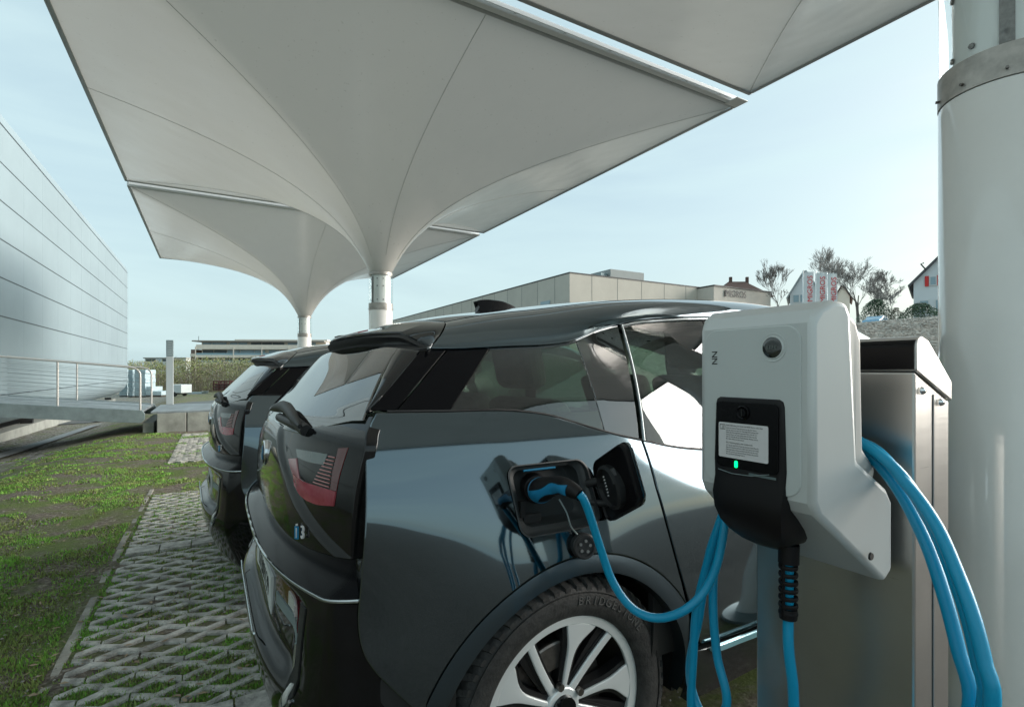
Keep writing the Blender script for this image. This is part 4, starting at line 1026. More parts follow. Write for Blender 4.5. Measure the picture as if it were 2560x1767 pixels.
    # gloss black border carrying the window
    for s in (-1,1):
        A=[];B=[]
        for j in range(24):
            v=j/23; zi=lerp(v,[0,1],[1.162,1.326]); yi=lerp(v,[0,1],[.727,.587]); xo=lerp(v,[0,1],[.199,.350]); zo=lerp(v,[0,1],[zb_(.2)+.004,zw(.352)]); yo_=Gd(xo,zo)-.006
            pi_=Vector(wl(yi,zi,0)); po_=Vector((xo-.002,yo_,zo)); row=[]
            for u in np.linspace(0,1,7):
                q=pi_*(1-u)+po_*u+Vector((-.010,.006,0))*math.sin(u*math.pi); row.append((q.x,s*q.y,q.z))
            A.append(row); B.append([(a+.012,b-s*.006,c) for a,b,c in A[-1]])
        MB().slab(A,B).build('window_border', M['black'], root, smooth=50)
    # wiper
    wp=MB(); wpts=[wl(y,z,-.030) for y,z in ((.05,1.126),(-.05,1.140),(-.16,1.146),(-.30,1.140),(-.42,1.128),(-.50,1.116))]
    wp.tube(crom(wpts,14),[.006,.012,.017,.019,.020,.020,.019,.018,.017,.016,.015,.013,.010,.006],8)
    wp.tube([wl(-.38,1.118,-.012),wl(-.50,1.104,-.006)],.016,8); wp.tube([wl(y,1.112+.0*y,-.010) for y in np.linspace(-.12,-.46,6)],.014,8)
    wp.build('rear_wiper', M['plast'], root, smooth=60)
    # spoiler
    A=[];B=[]
    for j in range(8):
        v=j/7; ra=[];rb=[]
        for y in np.linspace(-.50,.50,50):
            xr=.286+.066*(abs(y)/.50)**2.6; xe_=.492; x=xr+(xe_-xr)*v; zt0=1.390-.014*(abs(y)/.5)**2; zz=zt0*(1-sm(0,1,v))+(zr(xe_)-.030*(y/.5)**2)*sm(0,1,v)
            zz=max(zz, zt0+(zr(xe_)-.030*(y/.5)**2-zt0)*v)
            zl=zz-.012
            ra.append((x,y,zz)); rb.append((x+.004*(v<.1),y,zl))
        A.append(ra);B.append(rb)
    sp=MB().slab(A,B).build('spoiler', M['black'], root, smooth=45, bevel=.005, seg=3)
    # matt underside of the spoiler reaching down to the glass
    A=[];B=[]
    for v in np.linspace(0,1,7):
        ra=[];rb=[]
        for y in np.linspace(-.64,.64,60):
            a=abs(y); xr=.290+.100*(a/.64)**2.9; zt0=1.374-.014*(a/.5)**2-.030*sm(.5,.64,a); zg=1.338-.022*(a/.6)**2; xg=wl(y,zg,0)[0]-.004
            x=xr+(xg-xr)*v+.030*math.sin(v*math.pi); z=zt0+(zg-.006-zt0)*v; ra.append((x,y,z)); rb.append((x+.02,y,z+.012))
        A.append(ra);B.append(rb)
    MB().slab(A,B).build('spoiler_underside', M['ink'], sp, smooth=50)
    rows=[]
    bl=MB(); A=[[ (x,y,1.394+.25*(x-.30)) for y in np.linspace(-.16,.16,14)] for x in (.310,.325,.345)]; B=[[(a,b,c-.02) for a,b,c in r_] for r_ in A]
    bl.slab(A,B).build('brake_light', M['red'], sp, smooth=40)
    # roof skin
    A=[];B=[]
    for x in list(np.linspace(.496,2.60,60)):
        A.append([(x,y,zr(x)-.030*(y/.5)**2+.0015) for y in np.linspace(-.498,.498,24)]); B.append([(a,b,c-.02) for a,b,c in A[-1]])
    rf=MB().slab(A,B).build('roof', M['black'], root, smooth=50)
    # shark fin
    fn=MB(); sec=[]
    for u in np.linspace(0,1,12):
        x=.845+.20*u; h=lerp(u,[0,.05,.25,.6,.85,1],[.058,.062,.060,.046,.022,.002]); wd=lerp(u,[0,.3,1],[.030,.026,.006]); z=zr(x)-.004
        sec.append([(x+ -.02*(1 if u==0 else 0),-wd,z),(x,-wd*.72,z+h*.5),(x-.012*(u<.1),-wd*.5,z+h*.93),(x,0,z+h),(x-.012*(u<.1),wd*.5,z+h*.93),(x,wd*.72,z+h*.5),(x,wd,z)])
    n=len(sec[0]); 
    fn.sheet(sec); k=len(fn.v); fn.f.append(tuple(range(n))); fn.f.append(tuple((len(sec)-1)*n+i for i in range(n))[::-1])
    fn.build('roof_antenna', M['cgloss'], root, smooth=45)
    # windscreen, bonnet, front fascia
    A=[];B=[]
    for u in np.linspace(0,1,20):
        x=2.605+.86*u; z=lerp(u,[0,.3,.7,1],[1.532,1.43,1.235,1.045]); hw=lerp(u,[0,1],[.52,.70])
        A.append([(x-.28*(y**2)*(.4+.6*u), y*hw, z-.02*y*y) for y in np.linspace(-1,1,20)]); B.append([(a-.006,b,c-.006) for a,b,c in A[-1]])
    MB().slab(A,B).build('windscreen', M['glass'], root, smooth=60)
    A=[];B=[]
    for u in np.linspace(0,1,24):
        x=3.40+.52*u; z=lerp(u,[0,.4,.75,1],[1.035,.985,.90,.80]); hw=lerp(u,[0,1],[.74,.60])
        A.append([(x-.17*(y**2)*1.0, y*hw, z-.045*y*y) for y in np.linspace(-1,1,24)]); B.append([(a,b,c-.02) for a,b,c in A[-1]])
    MB().slab(A,B).build('bonnet', M['black'], root, smooth=60, bevel=.003)
    A=[];B=[]
    for v in np.linspace(0,1,20):
        z=lerp(v,[0,1],[.795,.18]); xf=lerp(v,[0,.25,.6,1],[3.925,3.985,3.99,3.90]); r_=[]
        for y in np.linspace(-1,1,40):
            yy=y*.80; r_.append((xf-.30*abs(y)**3.2, yy, z+.03*(1-y*y)*(1-v)-.02*(1-v)))
        A.append(r_);B.append([(a-.03,b*.97,c) for a,b,c in r_])
    ff=MB().slab(A,B).build('front_fascia', M['paint'], root, smooth=50)
    for s in (-1,1):
        A=[];B=[]
        for z in np.linspace(.64,.80,6):
            r_=[]
            for y in np.linspace(.38,.74,12):
                u=y/.80; r_.append((3.99-.30*u**3.2+.006-(z-.64)*.25, s*y, z))
            A.append(r_);B.append([(a-.03,b,c) for a,b,c in r_])
        MB().slab(A,B).build('headlight', mat('lamp_glass%d'%(s+1),(.35,.38,.40),.08,.5,coat=1), root, smooth=50)
        A=[[(3.93-(z-.5)*.05,s*y*1.0,z) for y in (.04,.24)] for z in (.66,.75)]; A=[[ (3.992+.004-(z_-.66)*.3, b, z_) for a,b,z_ in r_] for r_ in A]
        MB().slab(A,[[(a-.02,b,c) for a,b,c in r_] for r_ in A]).build('grille', M['chrome'], root, bevel=.006)
    # rear ledge and bumper
    def plan(x0,z,t_):  # t in -1..1 : across the back and round both corners
        a=abs(t_); sg=1 if t_>=0 else -1
        if a<.78: y=a/.78*.76; x=x0+kk(y)
        else:
            u=(a-.78)/.22; y=.76+.085*math.sin(u*math.pi/2)*lerp(z,[.2,.5,.8],[.75,1.0,.95]); x=x0+kk(.76)+.21*(1-math.cos(u*math.pi/2))+.03*u
        return (x, sg*y, z)
    bpx=_pch([.16,.2,.3,.4,.48,.55,.705,.757],[.15,.085,.022,-.012,-.024,-.018,-.006,.002])
    def pr(y,z):  # plate recess
        a=abs(y); return .046*sm(.72,.50,a)*sm(.485,.53,z)*sm(.735,.700,z)
    A=[];B=[]
    for z in list(np.linspace(.757,.44,44))+list(np.linspace(.42,.17,20)):
        ra=[];rb=[]
        for t_ in np.linspace(-1,1,150):
            q=plan(bpx(z),z,t_); zz=q[2]+.0*abs(t_); dz=.0
            q=(q[0]+pr(q[1],z), q[1], z - (.012*(abs(t_)**2) if z>.75 else 0)); ra.append(q); c=(q[0]+.05, q[1]*.96, q[2]); rb.append(c)
        A.append(ra);B.append(rb)
    bumper=MB().slab(A,B).build('rear_bumper', M['blackdirt'], root, smooth=50, bevel=.002)
    # ledge from the lip up under the tailgate
    A=[];B=[]
    for v in np.linspace(0,1,9):
        z=lerp(v,[0,.15,.5,1],[.758,.768,.790,.850]); xo=lerp(v,[0,.2,.6,1],[-.008,.012,.050,.062]); ra=[];rb=[]
        for t_ in np.linspace(-1,1,90):
            q=plan(xo,z,t_); ra.append(q); rb.append((q[0]+.03,q[1]*.95,q[2]-.02))
        A.append(ra);B.append(rb)
    MB().slab(A,B).build('loading_ledge', mat('ledge_black',(.003,.003,.004),.08,0,.08), root, smooth=50)
    lipm=mat('lip_bright',(.55,.60,.62),.2,.9)
    MB().tube([ (q[0]-.002,q[1],q[2]) for q in [plan(-.010,.7585,t_) for t_ in np.linspace(-.93,.93,90)]], .0042, 6).build('lip_trim', lipm, bumper, smooth=60)
    # plate, bright line for the lit step below it
    pt=MB().box(bpx(.59)+.0435,bpx(.59)+.052,-.262,.262,.535,.645).build('number_plate', M['plate'], bumper)
    xp=bpx(.59)+.043
    text_mesh('ZH309139', .088, 'plate_number', M['ink'], pt, frame((xp,-.02,.588),(0,-1,0),(0,0,1)), .0006, space=.95)
    MB().box(xp-.001,xp,.215,.25,.60,.635).build('plate_shield', M['inkred'], pt)
    for zz,yy in ((.500,.33),):
        pts=[(bpx(zz)+.002,y,zz+ (.02*sm(yy-.06,yy,abs(y)))) for y in np.linspace(-yy,yy,30)]
        MB().tube(pts,.003,6).build('ledge_highlight', lipm, bumper, smooth=60)  # bright rod stands in for the lit edge of the bumper step
    def onb(y,z,o=0):
        s_=1 if y>=0 else -1; a=abs(y)
        if a<=.76: x=bpx(z)+kk(a)
        else: x=bpx(z)+kk(.76)+.21*(1-math.sqrt(max(0,1-min(1,(a-.76)/.085)**2)))
        return (x+pr(y,z)-o,y,z)
    def patch(name, m_, par, poly_top, poly_bot, o, n=16, f=onb, th=.004, sgn=1):
        T_=crom(poly_top,n); Bt=crom(poly_bot,n); A=[[f(sgn*(q[0]*(1-v)+w_[0]*v), q[1]*(1-v)+w_[1]*v, o) for q,w_ in zip(T_,Bt)] for v in np.linspace(0,1,6)]
        B=[[(a+th,b,c) for a,b,c in r_] for r_ in A]; return MB().slab(A,B).build(name,m_,par,smooth=50)
    for s in (-1,1):
        k=s
        patch('reflector', M['reddim'], bumper, [(.318,.690),(.45,.688),(.56,.676),(.60,.655)], [(.318,.636),(.45,.640),(.56,.636),(.612,.624)], .004, sgn=k)
        patch('reflector_lens', M['white'], bumper, [(.475,.678),(.555,.668)], [(.48,.645),(.555,.640)], .007, 8, sgn=k)
        patch('reflector_band', M['galv'], bumper, [(.33,.628),(.45,.632),(.56,.628),(.612,.616)], [(.34,.600),(.45,.604),(.56,.602),(.610,.592)], .004, sgn=k)
        patch('vent', M['plast'], bumper, [(.622,.700),(.68,.708)], [(.604,.452),(.66,.500)], .003, 6, sgn=k)
        MB().tube([onb(k*y,z,.004) for y,z in ((.612,.600),(.606,.53),(.598,.46),(.592,.440),(.60,.432),(.625,.452),(.655,.488))], .0045,6).build('vent_trim', lipm, bumper, smooth=60)
        patch('fog_lamp', M['white'], bumper, [(.625,.515),(.645,.52)], [(.612,.455),(.635,.475)], .006, 5, sgn=k)
        tl=lambda y,z,o:(tgx(z)+kk(y)+fold(y,z)-o, y*(1-.06*sm(1.08,1.16,z)), z)
        # U-shaped tail light: inner arm, bottom arm, outer arm
        a=patch('tail_light', M['red'], tgate, [(.47,.992),(.55,.982),(.64,.984),(.725,.984)], [(.50,.962),(.555,.943),(.64,.940),(.722,.950)], .003, 20, tl, .003, k)
        patch('light_arm', mat('arm_rose%d'%(s+1),(.50,.22,.24),.15,coat=1), a, [(.412,1.020),(.482,1.030)], [(.478,.985),(.530,.979)], .003, 8, tl, .003, k)
        patch('light_arm', M['reddim'], a, [(.700,1.080),(.737,1.085)], [(.702,.985),(.727,.985)], .002, 8, tl, .003, k)
        fm=MB()
        for q in range(9):
            z=.990+q*.0085; fm.tube([tl(k*y,z,.003) for y in np.linspace(.62+.006*q,.697,5)],.0016,4)
        fm.build('light_filament', mat('filament%d'%(s+1),(.45,.16,.15),.3), a)
        patch('light_screen', mat('clear_panel%d'%(s+1),(.10,.13,.13),.06,coat=1), a, [(.46,1.052),(.56,1.058),(.66,1.062)], [(.485,1.034),(.56,1.032),(.655,1.036)], .002, 12, tl, .003, k)
    # badges
    MB().tube([ (tgx(.99)-.008,-.05,.99),(tgx(.99)+.01,-.05,.99)], .041, 32).build('round_emblem', M['chrome'], tgate, smooth=40, bevel=.003)
    MB().tube([ (tgx(.99)-.0100,-.05,.99),(tgx(.99)-.0082,-.05,.99)], .034, 32).build('emblem_face', M['black'], tgate, smooth=40)
    em=MB(); em.box(tgx(.99)-.0115,tgx(.99)-.0102,-.072,-.051,.991,1.013); em.box(tgx(.99)-.0115,tgx(.99)-.0102,-.049,-.028,.967,.989); em.build('emblem_quarter', M['plugblue'], tgate)
    bx=lambda y,z: tgx(z)+kk(y)+fold(y,z)-.002
    fr_=frame((bx(-.605,.868)-.003,-.612,.866),(.22,-1,0),(0,0,1))
    text_mesh('3', .046, 'badge_digit', M['label'], tgate, fr_, .002)
    f2=frame((bx(-.573,.868)-.004,-.573,.862),(.22,-1,0),(0,0,1))
    text_mesh('i', .054, 'badge_letter', M['label'], tgate, f2, .002)
    MB().obox((bx(-.575,.868)-.0045,-.573,.858),(.003,-.0045,0),(.0015,.0,0),(0,0,.016)).build('badge_blue', M['plugblue'], tgate)
    # underbody and dark shell behind the gaps
    mb=MB(); mb.box(.16,3.75,-.42,.42,.17,.42); mb.box(1.22,2.8,-.80,.80,.20,.44); mb.build('underbody', M['plast'], root, bevel=.03)
    mb=MB()
    for s in (-1,1):
        # dark backing inside the flanks, kept clear of the wheels and the port
        pts=[(x,z) for x,z in ((1.0,.50),(1.0,1.0),(3.0,.98),(3.0,.45))]
        Pp=[[(x,s*(Sd(x,z)-.045),z) for x in np.linspace(.99,3.0,30)] for z in np.linspace(.42,.98,12)]
        Qq=[[(x,y-s*.02,z) for x,y,z in r_] for r_ in Pp]; mb.slab(Pp,Qq)
        Pp=[[(x,s*(Sd(x,z)-.15),z) for x in np.linspace(.30,1.0,12)] for z in np.linspace(.78,1.13,6)]
        Qq=[[(x,y-s*.02,z) for x,y,z in r_] for r_ in Pp]; mb.slab(Pp,Qq)
        Pp=[[(x,s*(Sd(x,z)-.018),z) for x in np.linspace(.17,.36,12)] for z in np.linspace(.22,.62,10)]
        Qq=[[(x,y-s*.02,z) for x,y,z in r_] for r_ in Pp]; mb.slab(Pp,Qq)
    mb.box(.14,.17,-.72,.72,.40,1.05)
    mb.build('inner_shell', M['plast'], root, smooth=40)
    # cabin: floor tub, seats, dashboard, steering wheel
    MB().box(.34,3.2,-.66,.66,.44,.50).build('cabin_floor', M['cabin'], root)
    MB().box(.34,.66,-.60,.60,.50,.97).build('luggage_shelf', M['cabin'], root, bevel=.03)
    def seat(x,y,wd,h):
        sb=MB().box(x,x+.50,y-wd/2,y+wd/2,.52,.74).build('seat', M['seat'], root, bevel=.05, seg=3)
        MB().obox((x-.03,y,.74+h/2),(.055,0,.012),(0,wd/2,0),(-.10,0,h/2)).build('seat_back', M['seat'], sb, bevel=.045, seg=3)
        MB().obox((x-.15,y,.74+h+.13),(.045,0,.006),(0,.135,0),(-.02,0,.095)).build('headrest', M['seat'], sb, bevel=.04, seg=3)
    for y in (-.29,.29): seat(1.02,y,.46,.42); seat(1.95,y,.50,.50)
    MB().box(2.72,3.25,-.64,.64,.62,.98).build('dashboard', M['cabin'], root, bevel=.05)
    MB().lathe([(.17+.014*math.cos(a),.014*math.sin(a)) for a in np.linspace(0,2*math.pi,9)[:-1]],28,(2.62,.32,.98),'x',closed=True).build('steering_wheel', M['cabin'], root, smooth=60)
    # charge port
    cx,cz=.648,.937
    pc=[sum(p_[0] for p_ in PORT)/len(PORT), sum(p_[1] for p_ in PORT)/len(PORT)]
    def ring_at(k,o): return [(pc[0]+(x-pc[0])*k, -(Sd(pc[0]+(x-pc[0])*k, pc[1]+(z-pc[1])*k)-o), pc[1]+(z-pc[1])*k) for x,z in PORT]
    secs=[ring_at(1.035,-.0035),ring_at(1.0,-.004),ring_at(.985,.010),ring_at(.93,.016),ring_at(.90,.017),ring_at(.83,.020),ring_at(.80,.050),ring_at(.74,.060)]
    mb=MB(); n=len(PORT)
    vs=[q for r_ in secs for q in r_]; fs=[(i*n+k,i*n+(k+1)%n,(i+1)*n+(k+1)%n,(i+1)*n+k) for i in range(len(secs)-1) for k in range(n)]
    fs.append(tuple((len(secs)-1)*n+k for k in range(n)))
    mb.add(vs,fs); tray=mb.build('charge_port', mat('port_grey',(.035,.04,.042),.45), root, smooth=40)
    MB().tube([(.585+.035+.0,-(Sd(.61,.96)-.06),.955),(.60,-(Sd(.61,.96)-.005),.957)],.036,28).build('socket', M['cblack'], tray, smooth=40, bevel=.004)
    MB().box(.565,.620,-.838,-.826,.868,.895).build('socket_cap', M['plast'], tray, bevel=.005)
    MB().tube([(x,-(Sd(x,1.003)-.018),1.004) for x in np.linspace(.575,.675,6)],.0032,6).build('port_light', mat('port_blue',(.03,.28,.5),.2,coat=1), tray)
    MB().box(.545,.560,-.855,-.84,.895,.935).build('latch', M['ink'], tray)
    # open flap
    TL=Vector((.785,-.848,1.012));TR=Vector((.736,-1.030,1.098));BR=Vector((.768,-1.058,.948));BL=Vector((.812,-.882,.852))
    def fp(u,v): return TL*(1-u)*(1-v)+TR*u*(1-v)+BR*u*v+BL*(1-u)*v
    nn=(TR-TL).cross(BL-TL).normalized()
    if nn.x>0: nn=-nn     # inner face looks back towards the viewer
    def rounded(k,r=.16,n=6):
        out=[]
        for qx,qy,a0 in ((1,-1,-90),(1,1,0),(-1,1,90),(-1,-1,180)):
            for a in np.linspace(a0,a0+90,n): out.append((.5+k*(qx*(.5-r)+r*math.cos(R(a))), .5+k*(qy*(.5-r)+r*math.sin(R(a)))))
        return out
    def fsec(k,o): return [fp(u,v)+nn*o for u,v in rounded(k)]
    def loft(mb,secs):
        n=len(secs[0]); vs=[tuple(q) for r_ in secs for q in r_]; fs=[(i*n+k,i*n+(k+1)%n,(i+1)*n+(k+1)%n,(i+1)*n+k) for i in range(len(secs)-1) for k in range(n)]
        fs.append(tuple(range(n))[::-1]); fs.append(tuple((len(secs)-1)*n+k for k in range(n))); return mb.add(vs,fs)
    fl_=loft(MB(),[fsec(1.0,-.010),fsec(1.02,-.004),fsec(1.02,.0)]).build('charge_flap', M['paint'], root, smooth=40)
    loft(MB(),[fsec(1.0,.0005),fsec(1.0,.010),fsec(.95,.014),fsec(.93,.008),fsec(.90,.007)]).build('flap_liner', M['cblack'], fl_, smooth=40)
    c0=fp(.42,.52); uu=(TR-TL).normalized(); vv=(BL-TL); vv=(vv-uu*vv.dot(uu)).normalized()
    def circ(r,o,n=28): return [c0+nn*o+uu*math.cos(2*math.pi*k/n)*r+vv*math.sin(2*math.pi*k/n)*r for k in range(n)]
    loft(MB(),[circ(.058,.006),circ(.058,.022),circ(.050,.027),circ(.048,.016)]).build('flap_cap', M['plast'], fl_, smooth=40)
    MB().obox(fp(.60,.40)+nn*.018, uu*.012, vv*.018, nn*.004).build('flap_sticker', mat('sticker',(.10,.10,.10),.5), fl_)
    sg=MB()
    rs=random.Random(5)
    for k in range(7): sg.obox(fp(.44+.01*rs.random(),.34+k*.05)+nn*.030, uu*.003, vv*.0018, nn*.0008)
    sg.build('flap_print', M['label'], fl_)
    MB().tube([Vector((.765,-.840,.955)),Vector((.79,-.875,.965)),fp(.22,.45)+nn*.012],.012,8).build('hinge_arm', M['plast'], fl_, smooth=50)
    MB().tube([Vector((.768,-.845,.905)),Vector((.80,-.885,.905)),fp(.22,.70)+nn*.012],.010,8).build('hinge_arm', M['plast'], fl_, smooth=50)
    # hanging socket cover on its cord
    cc=Vector((.704,-(Sd(.704,.815)+.012),.813)); ax=Vector((-.25,-1,.12)).normalized()
    cp_=MB().tube([cc-ax*.010,cc+ax*.012],.033,28).build('socket_cover', M['plast'], root, smooth=40, bevel=.004)
    MB().lathe([(.024,0),(.029,0),(.029,.003),(.024,.003)],28,closed=True).build('cover_rim', M['plast'], cp_, loc=cc+ax*.0122).rotation_euler = ax.to_track_quat('Z','Y').to_euler()
    mb=MB(); b1=ax.orthogonal().normalized(); b2=ax.cross(b1)
    for q in range(5):
        a=q*1.2566; pz=cc+ax*.0135+b1*.014*math.cos(a)+b2*.014*math.sin(a); mb.tube([pz,pz+ax*.002],.0042,8)
    mb.build('cover_print', mat('print_grey',(.16,.17,.17),.5), cp_)
    MB().tube(crom([(.655,-.865,.93),(.664,-.885,.90),(.672,-.893,.865),(.690,-.897,.842)],14),.0022,6).build('cover_cord', M['galv'], cp_, smooth=60)
    MB().lathe([(.022,0),(.027,0),(.027,.004),(.022,.004)],28,(.77,-.888,.752),'y',closed=True).build('tow_cover', M['plast'], root, smooth=40)
    # wheels
    w1=wheel_proto(root,.700,-1)
    for cx,s in ((3.27,-1),(.700,1),(3.27,1)):
        c=copy_tree(w1,root); c.location=(cx,s*.775,.35)
        if s>0: c.rotation_euler=(0,0,math.pi)
    return root
car = make_car()
car2 = bpy.data.objects.new('electric_car', None); COL.objects.link(car2)
tag(car2, 'far dark electric car, half hidden behind the near one, its flap closed', 'car', 'dark electric cars parked side by side')
for ch in list(car.children):
    if ch.name.startswith(('charge_flap','socket_cover','charge_port')): continue
    copy_tree(ch, car2)
# closed flap for the second car
PG=coons([(.535,1.018),(.765,1.016)],[(.548,.856),(.775,.856)],[(.535,1.018),(.548,.856)],[(.765,1.016),(.775,.856)],14,12)
panel('charge_flap', M['paint'], car2, PG, side_lift(-1,.001), .02)
car2.location=(.13-.16,1.98+2.011,-.040); car2.rotation_euler=(0,0,.03)

# ------------------------------------------------------------------ steel pedestal
pd = thing('steel_pedestal', 'brushed steel pedestal with a black sloping lid carrying the wall charger', 'pedestal', (1.09,.60,0))
x0,x1,y0,y1=0,.137,-.15,.163
def pp(q,k): return (q[0], y0 if k==0 else y1, q[1])
MB().prism([(x0,-.05),(x1,-.05),(x1,1.204),(x0,1.262)], pp).build('body', M['brush'], pd, bevel=.004)
MB().box(x0+.068,x0+.072,y0-.0015,y0+.001,-.05,1.22).build('side_joint', M['seamd'], pd)
lidp=[(x0-.003,1.264)]+[(x0-.003+.022-.022*math.cos(a),1.304+.022*math.sin(a)) for a in np.linspace(0,math.pi/2,6)]+[(x0+.045,1.318),(x1+.002,1.243),(x1+.002,1.206)]
ld=MB().prism(lidp, lambda q,k:(q[0], y0-.004 if k==0 else y1+.004, q[1])).build('lid', mat('lid_steel',(.52,.50,.48),.35,.8), pd, bevel=.003)
MB().prism([(x0-.006,1.266)]+[(x0-.006+.020-.020*math.cos(a),1.306+.016*math.sin(a)) for a in np.linspace(0,math.pi/2,6)]+[(x0+.02,1.3225),(x0+.02,1.318),(x0-.002,1.30),(x0-.0035,1.266)], lambda q,k:(q[0], y0-.001 if k==0 else y1, q[1])).build('lid_cover', M['cgloss'], ld)
for x,z in ((.022,1.228),(.095,1.205)):
    MB().lathe([(0,-.006),(.004,-.0058),(.0065,-.003),(.0075,0)],16,(x,y0-.002,z),'y').build('screw', M['chrome'], pd, smooth=60)

# ------------------------------------------------------------------ wall charger
ch = thing('wall_charger', 'pale grey wall charger with a black drop shaped cover and green light', 'charger', (.87,.62,1.0))
def cf(q,k,a=-.140,b=.120): return (q[0], a if k==0 else b, q[1])
prof=[(0,.345),(.012,.368),(.040,.383),(.062,.380),(.070,.360),(.088,.11),(.172,.055),(.190,.030),(.190,-.092),(.165,-.112),(.010,.020),(0,.040)]
hmb = MB(); hy = lambda x,k: (-.116-.027*sm(0,.08,x)-.006*sm(.088,.175,x)) if k==0 else (.116+.012*sm(0,.06,x)+.004*sm(.088,.175,x))
hn = len(prof); hmb.add([(x,hy(x,0),z) for x,z in prof]+[(x,hy(x,1),z) for x,z in prof], [(0,1,2,3,4,5,11)[::-1],(5,6,7,8,9,10,11)[::-1],(12,13,14,15,16,17,23),(17,18,19,20,21,22,23)]+[(i,(i+1)%12,12+(i+1)%12,12+i) for i in range(12)])
hmb.build('housing', M['housing'], ch, smooth=22, bevel=.010, seg=4)
MB().prism([(.064,.366),(.098,.352),(.114,.318),(.118,.13),(.182,.09),(.182,.0),(.09,.0),(.09,.10)], lambda q,k:(q[0], -.136+.02*sm(.12,.06,q[1]) if k==0 else .105, q[1])).build('back_housing', M['houseback'], ch, smooth=35, bevel=.012, seg=4)
def rrect(y0,y1,z0,z1,r,n=7):
    o=[]
    for cy,cz,a0 in ((y1-r,z1-r,0),(y0+r,z1-r,90),(y0+r,z0+r,180),(y1-r,z0+r,270)):
        for a in np.linspace(a0,a0+90,n): o.append((cy+r*math.cos(R(a)), cz+r*math.sin(R(a))))
    return o
MB().prism(rrect(-.096,.103,.045,.343,.028), lambda q,k:(-.0026 if k==0 else .004, q[0], q[1])).build('front_panel', M['housingf'], ch, bevel=.0015)
# black cover: flat door above, drop-shaped scoop below
cov=[]
secs=[]
for z,hw,xf,xb in ((.213,.062,-.006,.0),(.209,.0685,-.008,.0),(.200,.071,-.0085,.0),(.14,.073,-.0090,.0),(.09,.0745,-.0095,.0),(.060,.075,-.013,.02),(.03,.075,-.020,.05),(.0,.0725,-.018,.085),(-.025,.067,-.008,.095),(-.045,.058,.008,.098),(-.060,.044,.024,.10),(-.068,.030,.038,.10),(-.0705,.018,.048,.10)):
    r_=[]; n=10
    for k in range(n+1):
        a=math.pi*k/n; r_.append((xf+(1-abs(math.sin(a))**.35)*min(.02,(xb-xf)*.6), -hw*math.cos(a) if True else 0, z))
    r_=[(xb,-hw,z)]+r_+[(xb,hw,z)]; secs.append([(a,b+.003,c) for a,b,c in r_])
mb=MB(); n=len(secs[0]); mb.add([q for r_ in secs for q in r_],[(i*n+k,i*n+(k+1)%n,(i+1)*n+(k+1)%n,(i+1)*n+k) for i in range(len(secs)-1) for k in range(n)]+[tuple(range(n)),tuple((len(secs)-1)*n+k for k in range(n))[::-1]])
cv=mb.build('black_cover', M['cblack'], ch, smooth=45)
MB().prism(rrect(-.062,.066,.080,.205,.010), lambda q,k:(-.0115 if k==0 else -.008, q[0]+.001, q[1])).build('cover_door', M['cgloss'], cv, bevel=.001)
MB().lathe([(0,-.0155),(.0075,-.0155),(.0085,-.013),(.0115,-.0150),(.0135,-.014),(.0140,-.0105)],28,(0,.008,.186),'x').build('lock', M['cgloss'], cv, smooth=40)
MB().box(-.0165,-.0154,.007,.009,.180,.192).build('keyhole', M['ink'], cv)
lb_=MB().prism(rrect(-.043,.061,.0985,.165,.003,4), lambda q,k:(-.0124 if k==0 else -.0116, q[0], q[1])).build('info_label', M['label'], cv)
fx=-.0128
def line(s,size,y,z,nm='label_text',m_=None): return text_mesh(s,size,nm,m_ or mat('ink_soft_'+str(len(bpy.data.materials)),(.10,.10,.10),.6),lb_,frame((fx,y,z),(0,-1,0),(0,0,1)),.0001,'LEFT')
ink1=mat('ink_soft',(.12,.12,.12),.6)
line('Elektrofahrzeug hier laden mit RFID Karte oder App',.0036,.044,.1600,m_=ink1)
rs=random.Random(4)
words='die der das Ladung Karte bitte Kabel laden Fahrzeug mit und von Taste Stecker Box ist nur zum'.split()
def para(z,n,step):
    L_=[]
    for k in range(n):
        s=''
        while len(s)<52: s+=rs.choice(words)+' '
        L_.append(s[:52 if k<n-1 else 30])
    for k,s in enumerate(L_): line(s,.0031,.044,z-k*step,m_=ink1)
para(.1550,6,.0041)
line('Eine Anleitung liegt in der Ladebox bei',.0036,.044,.1275,m_=ink1)
para(.1225,5,.0041)
mb=MB()
for a,b,c,d in ((.046,.058,.160,.1612),(.046,.0468,.154,.160),(.0572,.058,.154,.160),(.050,.0515,.153,.159),(.046,.058,.1515,.1528)): mb.box(fx-.0002,fx,a,b,c,d)
mb.build('label_symbol', ink1, lb_)
MB().prism(rrect(.0195,.0255,.0815,.0945,.0028,5), lambda q,k:(-.0132 if k==0 else -.011, q[0], q[1])).build('status_light', M['led'], cv)
MB().tube([(-.0125,.062,.0735),(-.0135,.03,.0695),(-.0135,-.01,.0715),(-.013,-.045,.080)],.0007,5).build('film_edge', M['galv'], cv)
MB().box(-.0123,-.0118,-.058,-.004,.072,.0765).build('protective_film', mat('film',(.16,.22,.24),.15,.4,coat=1), cv)
